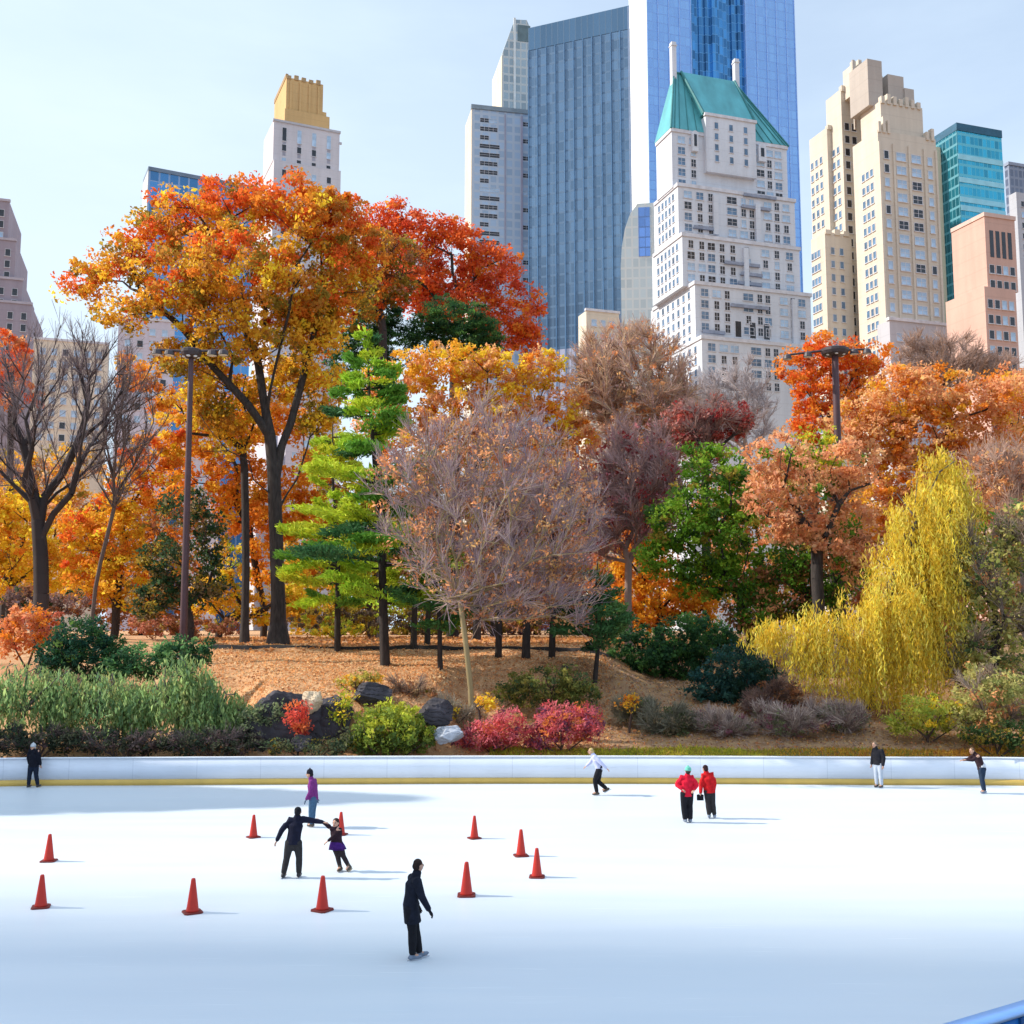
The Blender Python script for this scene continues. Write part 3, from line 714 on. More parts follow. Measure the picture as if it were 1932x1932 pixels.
    # skates
    for k in 'LR':
        a = D['an' + k]; toe = J.get('toe' + k); td = bf if toe is None else np.array(toe, float) / np.linalg.norm(toe)
        sk = MB(); dn = np.array([0, 0, -1.0]); sh = D['an' + k] - D['kn' + k]; sh /= np.linalg.norm(sh); td = td - sh * td.dot(sh) * .7; td /= np.linalg.norm(td)
        hl = a + sh * .045 * s - td * .05 * s
        sk.tube([a - sh * .13 * s, a, hl + td * .02], [.056 * s, .053 * s, .05 * s], 10); sk.tube([hl, hl + td * .12 * s, hl + td * .2 * s], [.045 * s, .045 * s, .033 * s], 10)
        o = sk.build('skate', [outfit['boot']], root); bake(o, .013, 2)
        bl = MB(); up = -sh; sd = np.cross(td, up); sd /= np.linalg.norm(sd)
        c0 = hl + sh * .048 * s
        A = [c0 + td * v * s + up * w * s + sd * e * .004 for e in (-1, 1) for v, w in ((-.06, -.028), (.215, -.028), (.235, -.012), (.2, .006), (-.05, .006))]
        bl.poly(A, [(0, 1, 2, 3, 4), (9, 8, 7, 6, 5)] + [(i, (i + 1) % 5 + 0, 5 + (i + 1) % 5, 5 + i) for i in range(5)])
        bl.build('blade', BLADE, o)
    # gloves follow the hands
    if 'glove' in outfit:
        for k in 'LR':
            p, d, sd = hands[k]; w = MB(); nrm = np.cross(d, sd)
            w.tube([p - d * .05 * s, p + d * .03 * s, p + d * .09 * s], [.04 * s, .04 * s, .046 * s], 10, lat=sd, flat=.62)
            for off, L in ((-.033, .062), (-.011, .072), (.011, .068), (.031, .052)):
                a = p + d * .085 * s + sd * off * s; w.tube([a - d * .02 * s, a + d * L * .5 * s, a + d * L * .9 * s + nrm * .022 * s], [.0115 * s, .0112 * s, .0105 * s], 6)
            a = p + d * .03 * s - sd * .036 * s; w.tube([a, a - sd * .028 * s + d * .03 * s, a - sd * .034 * s + d * .064 * s + nrm * .008 * s], [.015 * s, .013 * s, .012 * s], 6)
            w.build('glove', outfit['glove'], root, True)
    for pr in (props or []): pr(root, D, s)
    return root
C_ = lambda n, c, **k: cloth(n, c, **k)
BLK = C_('black_cloth', (.012, .012, .016)); NAVY = C_('navy_cloth', (.010, .011, .026)); CHAR = C_('charcoal_cloth', (.03, .028, .03))
bootB = simple('boot_dark', (.02, .018, .02), .5, .2, 10); bootG = simple('boot_grey', (.16, .20, .27), .5, .2, 10); bootW = simple('boot_white', (.65, .65, .66), .5, .1, 10); bootT = simple('boot_brown', (.06, .045, .03), .5, .2, 10)

# front skater in the long coat, gliding to the right
person('person in a long black coat skating nearest the camera with one arm reaching forward', ground(785, 1811),
       dict(bface=(.92, .4), head=(.03, 0, 1.67), neck=(-.0, 0, 1.52), chest=(-.07, 0, 1.32), pelvis=(-.11, 0, .98), shL=(-.10, .15, 1.42), shR=(.02, -.15, 1.42), elL=(-.1, .2, 1.14), haL=(.0, .18, .92), elR=(.11, -.2, 1.16), haR=(.245, -.2, .93),
            hipL=(-.11, .08, .94), hipR=(-.11, -.08, .94), knL=(-.02, .06, .52), knR=(-.07, -.06, .52), anL=(.05, .09, .105), anR=(-.06, -.05, .105)),
       (.85, .5), dict(top=C_('coat_black', (.012, .014, .024)), topname='coat', bottom=BLK, boot=bootG, glove=BLK, bulk=.035), 1.0, hair=(.03, .018, .015), coat_hem=.66, flare=.015)
# man and girl
person('person in dark navy clothes seen from behind, arms spread, holding the small girl by hand', ground(552, 1656),
       dict(bface=(.15, 1), head=(.1, 0, 1.56), neck=(.08, 0, 1.43), chest=(.05, 0, 1.25), pelvis=(.0, 0, .86), shL=(-.1, 0, 1.36), shR=(.23, 0, 1.38), elL=(-.29, 0, 1.12), haL=(-.40, .0, .88), elR=(.47, .03, 1.34), haR=(.70, .02, 1.31),
            hipL=(-.09, 0, .84), hipR=(.1, 0, .84), knL=(-.15, -.02, .46), knR=(.15, 0, .47), anL=(-.21, -.05, .11), anR=(.15, .0, .11)),
       (.2, 1), dict(top=NAVY, bottom=CHAR, boot=bootB, bulk=.03), 1.0, hair=(.012, .012, .016))
person('small girl in a dark top and purple skirt leaning on the hand of a man', ground(634, 1644),
       dict(bface=(-.3, -1), head=(-.03, 0, 1.17), neck=(-.03, 0, 1.06), chest=(-.01, 0, .96), pelvis=(0, 0, .68), shR=(.07, 0, 1.02), shL=(-.13, 0, 1.03), elL=(-.25, 0, 1.13), haL=(-.40, 0, 1.22), elR=(-.06, -.1, .86), haR=(-.19, -.1, .76),
            hipL=(-.05, 0, .66), hipR=(.07, 0, .66), knL=(.03, 0, .37), knR=(.18, 0, .36), anL=(.1, 0, .1), anR=(.31, .03, .12)),
       (-.4, -1), dict(top=C_('girl_top', (.025, .012, .018)), topname='top', bottom=C_('tights', (.03, .022, .025)), legname='tights', skirt=C_('skirt_purple', (.05, .012, .13)), boot=bootT, bulk=.005, leg=.0), 1.0, hair=(.04, .022, .018), hairlen=.1, skirt=(.53, .2, 0))
person('person in a purple jacket, dark cap and blue jeans skating behind the couple', ground(588, 1561),
       dict(bface=(-.9, .5), head=(-.1, 0, 1.58), neck=(-.04, 0, 1.44), chest=(.0, 0, 1.26), pelvis=(.03, 0, .9), shL=(.0, -.16, 1.36), shR=(.02, .16, 1.36), elL=(-.02, -.2, 1.08), haL=(-.14, -.2, .86), elR=(.06, .2, 1.08), haR=(.1, .2, .84),
            hipL=(.03, -.07, .88), hipR=(.04, .07, .88), knL=(-.02, -.06, .5), knR=(.03, .06, .5), anL=(.0, -.05, .11), anR=(.0, .08, .11)),
       (-1, -.1), dict(top=C_('purple_jacket', (.17, .03, .17)), bottom=C_('blue_jeans', (.05, .11, .19)), boot=bootT, glove=C_('grey_glove', (.12, .16, .22)), bulk=.03), 1.0, hair=(.02, .016, .02), hat=C_('dark_cap', (.015, .014, .022)))
# pair in red
person('person in a red jacket and mint green knit hat standing with hands at the waist', ground(1297, 1552),
       dict(bface=(-.2, 1), head=(.05, 0, 1.56), neck=(.02, 0, 1.43), chest=(.01, 0, 1.25), pelvis=(.0, 0, .88), shL=(-.17, 0, 1.37), shR=(.18, 0, 1.37), elL=(-.3, .02, 1.15), haL=(-.17, -.1, 1.04), elR=(.31, .02, 1.14), haR=(.2, -.1, 1.02),
            anL=(-.07, 0, .11), anR=(.09, 0, .11)),
       (.2, 1), dict(top=C_('red_jacket', (.62, .012, .035)), bottom=BLK, boot=bootG, bulk=.045, leg=.03), 1.0, hair=(.04, .025, .02), hat=C_('mint_hat', (.16, .52, .40)))
def bag(root, D, s):
    k = MB(); p = D['haL'] + np.array([-.02, -.02, -.12]); k.box(p[0] - .10, p[0] + .10, p[1] - .06, p[1] + .06, p[2] - .1, p[2] + .07)
    k.tube([p + np.array([-.06, 0, .06]), p + np.array([0, 0, .15]), p + np.array([.06, 0, .06])], [.012] * 3, 6)
    q = k.build('hand_bag', BLK, None); q.location = root.location; tag(q, 'small black bag hanging from the hand of the bare headed person in red', 'bag')
person('dark haired person in a red jacket and dark trousers holding a small black bag', ground(1338, 1544),
       dict(bface=(.35, 1), head=(-.1, 0, 1.55), neck=(-.06, 0, 1.42), chest=(-.02, 0, 1.24), pelvis=(.02, 0, .87), shL=(-.17, 0, 1.33), shR=(.13, 0, 1.37), elL=(-.24, -.02, 1.05), haL=(-.27, -.08, .80), elR=(.19, 0, 1.08), haR=(.17, .05, .84),
            hipL=(-.05, 0, .86), hipR=(.1, 0, .86), knL=(-.03, .02, .48), knR=(.13, 0, .48), anL=(.0, 0, .11), anR=(.17, .0, .11)),
       (-.6, 1), dict(top=C_('crimson_jacket', (.52, .012, .016)), bottom=CHAR, boot=bootG, bulk=.04), 1.0, hair=(.03, .012, .015), props=[bag])
# far skaters
person('blond person in a pale lavender top and black trousers skating with one leg kicked back', ground(1126, 1500.5),
       dict(bface=(-1, .1), head=(-.2, 0, 1.5), neck=(-.12, 0, 1.38), chest=(-.02, 0, 1.22), pelvis=(.09, 0, .9), shL=(-.06, -.17, 1.33), shR=(-.06, .17, 1.33), elL=(.14, -.25, 1.13), haL=(.32, -.28, .96), elR=(-.2, .2, 1.1), haR=(-.34, .2, .98),
            hipL=(.08, -.08, .88), hipR=(.1, .08, .88), knL=(-.07, -.06, .52), knR=(.06, .06, .46), anL=(.0, -.05, .11), anR=(.34, .08, .22)),
       (-1, -.1), dict(top=C_('lavender_top', (.52, .54, .74), var=.06), topname='top', bottom=BLK, boot=bootT, bulk=.02), 1.04, hair=(.5, .36, .16))
person('person in a black jacket over white and pale grey jeans standing by the far board', ground(1659, 1486.2),
       dict(bface=(-.8, -.6), head=(-.13, 0, 1.6), neck=(-.08, 0, 1.46), chest=(-.03, 0, 1.28), pelvis=(-.01, 0, .92)),
       (-.8, -.6), dict(top=C_('black_jacket', (.015, .015, .02)), bottom=C_('pale_jeans', (.42, .47, .55), var=.1), boot=bootT, bulk=.04), 1.0, hair=(.22, .15, .1))
person('person in a dark brown top with pale belt reaching both arms out left', ground(1856, 1497),
       dict(bface=(-.9, -.4), head=(-.36, 0, 1.5), neck=(-.26, 0, 1.4), chest=(-.16, 0, 1.25), pelvis=(-.03, 0, .9), shL=(-.2, -.16, 1.34), shR=(-.2, .16, 1.34), elL=(-.42, -.2, 1.2), haL=(-.62, -.15, 1.2), elR=(-.42, .2, 1.18), haR=(-.62, .14, 1.16),
            hipL=(-.03, -.08, .88), hipR=(-.02, .08, .88), knL=(-.06, -.07, .5), knR=(-.02, .07, .5), anL=(.0, -.07, .11), anR=(.04, .08, .11)),
       (-.9, -.4), dict(top=C_('brown_top', (.035, .018, .022)), topname='top', bottom=C_('dark_jeans', (.02, .035, .065)), boot=bootG, bulk=.02), 1.02, hair=(.16, .10, .06),
       props=[lambda root, D, s: MB().tube([D['pelvis'] + np.array([0, 0, .05]), D['pelvis'] + np.array([-.012, 0, .10])], [.185, .183], 14, lat=(.4, -.9, 0), flat=.74).build('belt', C_('belt', (.6, .62, .66)), root, True)])
person('person all in black with a pale cap skating past the far board at left', ground(61, 1486),
       dict(bface=(.3, 1), head=(-.05, 0, 1.5), neck=(-.02, 0, 1.37), chest=(0, 0, 1.2), pelvis=(0, 0, .85), hipL=(-.08, 0, .84), hipR=(.09, 0, .84), knL=(-.13, .0, .46), knR=(.12, 0, .47), anL=(-.15, 0, .11), anR=(.2, 0, .11)),
       (-.4, -1), dict(top=C_('black_top', (.008, .009, .016)), bottom=C_('dark_blue_jeans', (.012, .018, .035)), boot=bootB, bulk=.045), 1.0, hair=(.5, .5, .5), hat=C_('pale_cap', (.5, .52, .55)))

# ------------------------------------------------------------------ floodlight masts
def mast(label, base, top_px, Y, w0, w1, arms, box_r):
    b = np.array(base, float); t = at(top_px[0], top_px[1], b[1])
    root = empty('floodlight_mast', b, label, 'light mast', 0, 'floodlight masts among the trees'); H = t[2] - b[2]; dx = t[0] - b[0]
    p = MB(); n = 14; K = 6
    pts = [(dx * i / K, 0, H * i / K) for i in range(K + 1)]; p.tube(pts, [w0 + (w1 - w0) * i / K for i in range(K + 1)], n)
    p.build('pole', M['pole'], root, True)
    q = MB(); c = (dx, 0, H); br = box_r
    q.lathe([(br * .55, -.32), (br * .9, -.22), (br, -.05), (br, .10), (br * .9, .14), (br * .3, .2)], 12, c); q.build('lamp_housing', M['lampmetal'], root)
    l = MB()
    for a in range(6):
        w = a * math.pi / 3 + .4; l.ball((c[0] + br * .62 * math.cos(w), c[1] + br * .62 * math.sin(w), c[2] - .27), (.12, .12, .06), 0, 10)
    l.build('lens', M['lens'], root, True)
    for (x0, z0, x1, z1) in arms:
        r = MB(); r.tube([(c[0] + x0, 0, H + z0), (c[0] + x1, 0, H + z1)], [.075, .06], 8); r.build('crossarm', M['lampmetal'], root)
    for (x, z, tilt) in [(a[2], a[3], 1) for a in arms] + [((a[0] + a[2]) * .5, (a[1] + a[3]) * .5, 1) for a in arms if abs(a[2]) > 1.2]:
        f = MB(); s = 1 if x > 0 else -1; cc = (c[0] + x, 0, H + z - .14)
        f.lathe([(.14, .16), (.22, .1), (.27, -.08), (.28, -.12)], 12, cc); f.tube([(cc[0], 0, cc[2] + .12), (cc[0], 0, cc[2] + .26)], [.03, .03], 6)
        fo = f.build('floodlight', M['lampmetal'], root)
        g_ = MB(); g_.lathe([(.25, -.135), (.2, -.15), (.03, -.16)], 12, cc); g_.build('lens', M['lens'], fo)
    return root
hb = np.array([(350.5 - CX) * 54 / F, 54.0, 0]); hb[2] = float(terrain(hb[0], hb[1]))
s = hb[1] / F
mast('tall purple brown floodlight mast at left between the bare tree and the big orange tree', hb - np.array([0, 0, .1]), (361, 664), hb[1], .20, .13, [(-.5, .05, -66 * s, .12), (.5, .05, 62 * s, .1)], 20 * s)
yb = 62.0; s = yb / F
xb = (1588 - CX) * yb / F
mast('floodlight mast at right rising out of the salmon orange trees', (xb, yb, float(terrain(xb, yb)) - .1), (1575, 662), yb, .27, .19, [(-.4, .05, -92 * s, -.25), (.4, .05, 62 * s, .1)], 27 * s)
# ------------------------------------------------------------------ buildings
GZ = 5.3
def solve(P0, e, px):
    Z = P0[2]; k = (px - CX) / F
    return (k * (P0[1] * CT + (Z - CAMZ) * ST) - P0[0]) / (e[0] - k * e[1] * CT)
class Bld:
    def __init__(s, name, label, pxC, pyT, Y, th=18.0, cat='building', group=None):
        s.th = R(th); s.e1 = np.array([math.cos(s.th), math.sin(s.th)]); s.e2 = np.array([-math.sin(s.th), math.cos(s.th)])
        P = at(pxC, pyT, Y); s.o = np.array([P[0], P[1], GZ]); s.n = 0
        s.root = empty(name, s.o, label, cat, s.th, group)
    def local(s, P):
        d = np.array([P[0] - s.o[0], P[1] - s.o[1]]); return float(d @ s.e1), float(d @ s.e2), float(P[2] - s.o[2])
    def dims(s, L, C, Rr, top, Y, depth=None):
        P = at(C, top, Y); w = solve(P, s.e1, Rr); d = depth if depth else solve(P, s.e2, L)
        x, y, z = s.local(P); return x, x + w, y, y + d, z
    def part(s, mb, name, mats, smooth=False):
        if name in ('wall', 'glass_wall', 'recessed_glass', 'roof', 'rib', 'tower_wall'): return mb.build(name, mats, s.root, smooth)
        for q in mb.islands(): o = q.build(name, mats, s.root, smooth)
        return o
    def windows(s, me0, spots, name='window'):
        """spots: (x,y,z,face) face 0 front 1 left; the biggest/nearest hundred are objects, the rest one stuff part"""
        rest = []; alt = [me0, me0, me0]
        for i_, g_ in ((1, 'win_pale'), (2, 'win_dark')):
            alt[i_] = me0.copy(); alt[i_].materials[0] = M[g_]
        me = me0
        for (x, y, z, fc) in spots:
            if s.n < 96:
                r_ = RNG.random(); o = bpy.data.objects.new(name, me0 if r_ < .66 else alt[1] if r_ < .85 else alt[2]); o.location = (x, y, z); o.rotation_euler = (0, 0, 0 if fc == 0 else -math.pi / 2); link(o, s.root); s.n += 1
            else: rest.append((x, y, z, fc))
        if rest:
            bm = bmesh.new()
            from mathutils import Matrix
            for (x, y, z, fc) in rest:
                k = len(bm.verts); bm.from_mesh(me); bm.verts.ensure_lookup_table()
                mt = Matrix.Translation((x, y, z)) @ Matrix.Rotation(0 if fc == 0 else -math.pi / 2, 4, 'Z')
                bmesh.ops.transform(bm, matrix=mt, verts=bm.verts[k:])
            m2 = bpy.data.meshes.new('further_window'); bm.to_mesh(m2); bm.free()
            for m in me.materials: m2.materials.append(m)
            o = bpy.data.objects.new('further_window', m2); o['kind'] = 'stuff'; link(o, s.root)
def win_mesh(w, h, glass='win', frame='frame', fr=.14, mull=True, arch=False, sill=True):
    """front window facing -y, centred: glass panel, proud frame, middle mullion, sill"""
    m = MB(); m.box(-w / 2, w / 2, -.04, .1, -h / 2, h / 2, 0)
    m.box(-w / 2 - fr, -w / 2, -.10, .1, -h / 2 - fr, h / 2 + fr, 1); m.box(w / 2, w / 2 + fr, -.10, .1, -h / 2 - fr, h / 2 + fr, 1)
    m.box(-w / 2, w / 2, -.10, .1, h / 2, h / 2 + fr, 1)
    if mull: m.box(-.05, .05, -.075, -.045, -h / 2, h / 2, 1); m.box(-w / 2, w / 2, -.072, -.042, -.04, .04, 1)
    if sill: m.box(-w / 2 - fr - .1, w / 2 + fr + .1, -.24, .1, -h / 2 - fr - .16, -h / 2 - fr - .003, 1)
    return m.mesh('window', [M[glass], M[frame]])
def masonry(name, c, streak=.14, blotch=.12, course=3.4):
    m, nt, b = nodes(name)
    v = mapping(nt, (1, 1, .08)); v2 = mapping(nt, (1, 1, 1))
    f1 = noise(nt, v, .6, 4); f2 = noise(nt, v2, .08, 4); f3 = noise(nt, v2, 2.2, 3)
    k = math_n(nt, 'ADD', math_n(nt, 'MULTIPLY', f1, streak * 2), math_n(nt, 'MULTIPLY', f2, blotch * 2)); k = math_n(nt, 'ADD', k, math_n(nt, 'MULTIPLY', f3, .12))
    col = ramp(nt, k, [(streak + blotch - .12, tuple(x * .74 for x in c)), (streak + blotch + .22, tuple(min(.95, x * 1.1) for x in c))])
    # floor bands
    sep = N(nt, "ShaderNodeSeparateXYZ"); nt.links.new(v2, sep.inputs[0])
    fr = math_n(nt, 'FRACT', math_n(nt, 'DIVIDE', sep.outputs[2], course)); ln = math_n(nt, 'LESS_THAN', fr, .07)
    col = mixc(nt, math_n(nt, 'MULTIPLY', ln, .3), col, tuple(x * .7 for x in c))
    nt.links.new(col, b.inputs["Base Color"]); b.inputs["Roughness"].default_value = .9; b.inputs["Specular IOR Level"].default_value = .2
    return m
def curtain(name, glass, mull, gx, gz, lw=.1, lh=.12, var=.5, metallic=.55, rough=.12, z_split=None, low=None, big=None):
    """glazed wall : panes of gx by gz metres with mullion and spandrel lines, every pane tinted a little differently"""
    m, nt, b = nodes(name); v = mapping(nt, (1, 1, 1)); sep = N(nt, "ShaderNodeSeparateXYZ"); nt.links.new(v, sep.inputs[0])
    xy = math_n(nt, 'ADD', sep.outputs[0], sep.outputs[1])
    a = math_n(nt, 'DIVIDE', xy, gx); c = math_n(nt, 'DIVIDE', sep.outputs[2], gz)
    fa, fc = math_n(nt, 'FLOOR', a), math_n(nt, 'FLOOR', c)
    cmb = N(nt, "ShaderNodeCombineXYZ"); nt.links.new(fa, cmb.inputs[0]); nt.links.new(fc, cmb.inputs[1])
    wn = N(nt, "ShaderNodeTexWhiteNoise", noise_dimensions='2D'); nt.links.new(cmb.outputs[0], wn.inputs["Vector"])
    g1 = tuple(x * (1 - var) for x in glass); g2 = tuple(min(.95, x * (1 + var)) for x in glass)
    big_n = noise(nt, v, .03, 3); mixf = math_n(nt, 'ADD', math_n(nt, 'MULTIPLY', wn.outputs["Value"], .55), math_n(nt, 'MULTIPLY', big_n, .45))
    col = mixc(nt, mixf, g1, g2)
    l1 = math_n(nt, 'LESS_THAN', math_n(nt, 'FRACT', a), lw); l2 = math_n(nt, 'LESS_THAN', math_n(nt, 'FRACT', c), lh); ln = math_n(nt, 'MAXIMUM', l1, l2)
    col = mixc(nt, ln, col, mull)
    if z_split is not None:
        lo = math_n(nt, 'LESS_THAN', sep.outputs[2], z_split); col2 = mixc(nt, ln, mixc(nt, mixf, tuple(x * .8 for x in low), tuple(min(.95, x * 1.2) for x in low)), tuple(x * .6 for x in low)); col = mixc(nt, lo, col, col2)
        met = math_n(nt, 'MULTIPLY', math_n(nt, 'SUBTRACT', 1.0, lo), metallic); nt.links.new(met, b.inputs["Metallic"])
    else: nt.links.new(math_n(nt, 'MULTIPLY', math_n(nt, 'SUBTRACT', 1.0, ln), metallic), b.inputs["Metallic"])
    nt.links.new(col, b.inputs["Base Color"]); b.inputs["Specular IOR Level"].default_value = .6
    nt.links.new(math_n(nt, 'ADD', math_n(nt, 'MULTIPLY', ln, .4), rough), b.inputs["Roughness"])
    bp = N(nt, "ShaderNodeBump"); bp.inputs["Strength"].default_value = .25; bp.inputs["Distance"].default_value = .15
    nt.links.new(math_n(nt, 'ADD', ln, math_n(nt, 'MULTIPLY', noise(nt, v, .15, 3), .6)), bp.inputs["Height"]); nt.links.new(bp.outputs[0], b.inputs["Normal"])
    return m
def grid(x0, x1, nx_, z0, z1, dz, y, face=0, skip=.0, mx=None):
    out = []; mx = mx if mx is not None else (x1 - x0) / nx_ / 2
    zz = z1 - dz * .5
    while zz > z0:
        for i in range(nx_):
            x = x0 + mx + (x1 - x0 - 2 * mx) * (i / max(1, nx_ - 1))
            if RNG.random() < skip: continue
            out.append((x, y, zz, 0) if face == 0 else (y, x, zz, 1))
        zz -= dz
    return out

MAT_WHITE = masonry('white_brick', (.66, .69, .75)); MAT_TAN = masonry('tan_brick', (.64, .57, .48)); MAT_PINK = masonry('pink_brick', (.62, .40, .33))
MAT_GREY = masonry('grey_stone', (.50, .50, .54)); MAT_MAUVE = masonry('mauve_stone', (.33, .29, .34)); MAT_GOLD = masonry('gold_brick', (.62, .42, .20)); MAT_CREAM = masonry('cream_stone', (.72, .64, .52)); MAT_LILAC = masonry('lilac_stone', (.58, .55, .62))
MAT_COPPER = simple('green_copper', (.09, .36, .40), .6, .2, .25, stretch=(1, 1, .3)); MAT_COPPER_D = simple('copper_rib', (.035, .20, .21), .6, .2, .6)
MAT_ROOF = simple('roof_gravel', (.3, .3, .31), .9, .2, .5)
LED = simple('ledge_stone', (.60, .60, .64), .8, .15, .6); LEDD = simple('dark_ledge', (.27, .30, .38), .8, .2, .6)

# --- hotel with the copper roof
h = Bld('hotel_tower', 'tall white apartment hotel with a green copper roof and two slim chimneys', 1267, 245, 300)
tiers = [(1238, 1267, 1484, 245, 300), (1235, 1279, 1499, 348, 298), (1233, 1287, 1508, 442, 296), (1232, 1311, 1529, 533, 293), (1231, 1324, 1546, 636, 290)]
T_ = [h.dims(*t) for t in tiers]
wm = MB()
for i, (x0, x1, y0, y1, z) in enumerate(T_):
    zb = T_[i + 1][4] if i + 1 < len(T_) else -1.0
    wm.box(x0, x1, y0 + .01 * i, max(y1, T_[0][3]) + .5 * i, zb - (.02 if zb > 0 else 0), z)
h.part(wm, 'wall', MAT_WHITE)
led = MB()
for (x0, x1, y0, y1, z) in T_: led.box(x0 - .35, x1 + .35, y0 - .35, y0 + .6, z - .5, z + .55); led.box(x0 - .34, x0 + .6, y0 + .61, y1, z - .5, z + .55)
h.part(led, 'parapet', LED)
x0, x1, y0, y1, z = T_[0]; yb_ = y1
zr = h.local(at(1340, 130, 306))[2]; rx0 = x0 + (x1 - x0) * .12; rx1 = x0 + (x1 - x0) * .66; ym = y0 + 7.0
rf = MB(); e = .4
A = [(x0 - e, y0 - e, z + .56), (x1 + e, y0 - e, z + .56), (x1 + e, yb_ + e, z + .56), (x0 - e, yb_ + e, z + .56), (rx0, ym, zr), (rx1, ym, zr), (rx1, max(yb_ - 3, ym + 1), zr), (rx0, max(yb_ - 3, ym + 1), zr)]
rf.poly(A, [(0, 1, 5, 4), (1, 2, 6, 5), (2, 3, 7, 6), (3, 0, 4, 7), (4, 5, 6, 7), (0, 3, 2, 1)])
roof = h.part(rf, 'roof', MAT_COPPER)
rb = MB()
def L3(a, b, f): return [a[i] * (1 - f) + b[i] * f for i in range(3)]
for f in [0.03] + [i / 14 for i in range(1, 14)] + [.97]:
    p, q = L3(A[0], A[1], f), L3(A[4], A[5], f); p[1] -= .12; q[1] -= .12; rb.tube([p, q], [.13, .10], 4)
for a_, b_ in ((0, 4), (1, 5)): rb.tube([A[a_], A[b_]], [.35, .3], 6)
rb.tube([A[4], A[5]], [.4, .4], 6)
rb.build('rib', MAT_COPPER_D, roof)
# pavilion part of the roof standing forward over the gable
gx0, gx1 = x0 + (x1 - x0) * .27, x0 + (x1 - x0) * .70
gz = h.local(at(1370, 203, 297))[2]
gb = MB(); gb.box(gx0, gx1, y0 - 1.6, ym + 1, z - 12, gz); h.part(gb, 'gable', MAT_WHITE)
gp = MB(); gp.box(gx0 - .4, gx1 + .4, y0 - 1.95, y0 - .9, gz + .002, gz + .9); h.part(gp, 'gable_coping', LED)
pr = MB(); B_ = [(gx0 - .3, y0 - 1.0, gz + .9), (gx1 + .3, y0 - 1.0, gz + .9), (rx1 - .5, ym - .6, zr + .3), (rx0 + 2.2, ym - .6, zr + .3), (gx0 - .3, ym, gz + .9), (gx1 + .3, ym, gz + .9)]
pr.poly(B_, [(0, 1, 2, 3), (1, 5, 2), (0, 3, 4), (0, 4, 5, 1), (2, 5, 4, 3)]); h.part(pr, 'pavilion_roof', MAT_COPPER)
pe = MB(); pe.tube([B_[0], B_[3]], [.5, .4], 6); pe.tube([B_[1], B_[2]], [.5, .4], 6); h.part(pe, 'roof_hip', MAT_COPPER_D)
for fx, w_, px, pt in ((.185, 2.0, 1314, 238), (.765, 2.6, 1432, 242)):
    xc = x0 + (x1 - x0) * fx; zt = h.local(at(px, pt, 298))[2]
    d = MB(); d.box(xc - w_ / 2, xc + w_ / 2, y0 - 1.2, y0 + 4, z - 6, zt - w_ * .4)
    K = 8; pts = [(xc + math.cos(math.pi * i / K) * w_ / 2, zt - w_ * .4 + math.sin(math.pi * i / K) * w_ * .5) for i in range(K + 1)]
    d.poly([(p[0], y0 - 1.2, p[1] + .003) for p in pts] + [(p[0], y0 + 4, p[1] + .003) for p in pts], [tuple(range(K + 1))[::-1], tuple(range(K + 1, 2 * K + 2))] + [(i, i + 1, K + 2 + i, K + 1 + i) for i in range(K)])
    dm = d.build('dormer', MAT_WHITE, h.root)
    ww = MB(); ww.box(xc - w_ * .22, xc + w_ * .22, y0 - 1.26, y0 - 1.1, z - 4.5, zt - w_ * .5); ww.build('window', M['win_dark'], dm)
for px, pt, pb, cx_ in ((1285, 74, 128, rx0 - .2), (1399, 84, 134, rx1 + .4)):
    zt = h.local(at(px, pt, 306))[2]; zb = zr - 6
    c = MB(); c.box(cx_ - .75, cx_ + .75, ym - .8, ym + .8, zb, zt); c.box(cx_ - .95, cx_ + .95, ym - 1.0, ym + 1.0, zt - 1.3, zt - .9); h.part(c, 'chimney', MAT_WHITE)
W1 = win_mesh(2.3, 2.1); W2 = win_mesh(2.6, 2.0, 'win_pale'); W3 = win_mesh(1.5, 2.2, 'win_dark'); W4 = win_mesh(3.2, 2.0, 'win')
for i, (a0_, a1_, b0, b1, zt) in enumerate(T_):
    zb = T_[i + 1][4] if i + 1 < len(T_) else zt - 14
    w = a1_ - a0_
    dz = 3.35
    cols = [(.08, W1), (.18, W3), (.27, W3), (.45, W4), (.55, W3), (.62, W3), (.76, W2), (.84, W3), (.92, W1)] if i != 2 else [(.07, W1), (.16, W3), (.24, W1), (.33, W3), (.42, W3), (.54, W3), (.70, W2), (.80, W3), (.91, W2)]
    for fx, me_ in cols:
        zz = zt - 2.6
        while zz > zb + 1.2:
            if not (i == 0 and .25 < fx < .72): h.windows(me_ if RNG.random() < .7 else [W1, W2, W3][RNG.integers(3)], [(a0_ + w * fx, b0 + .01 * i, zz, 0)])
            zz -= dz
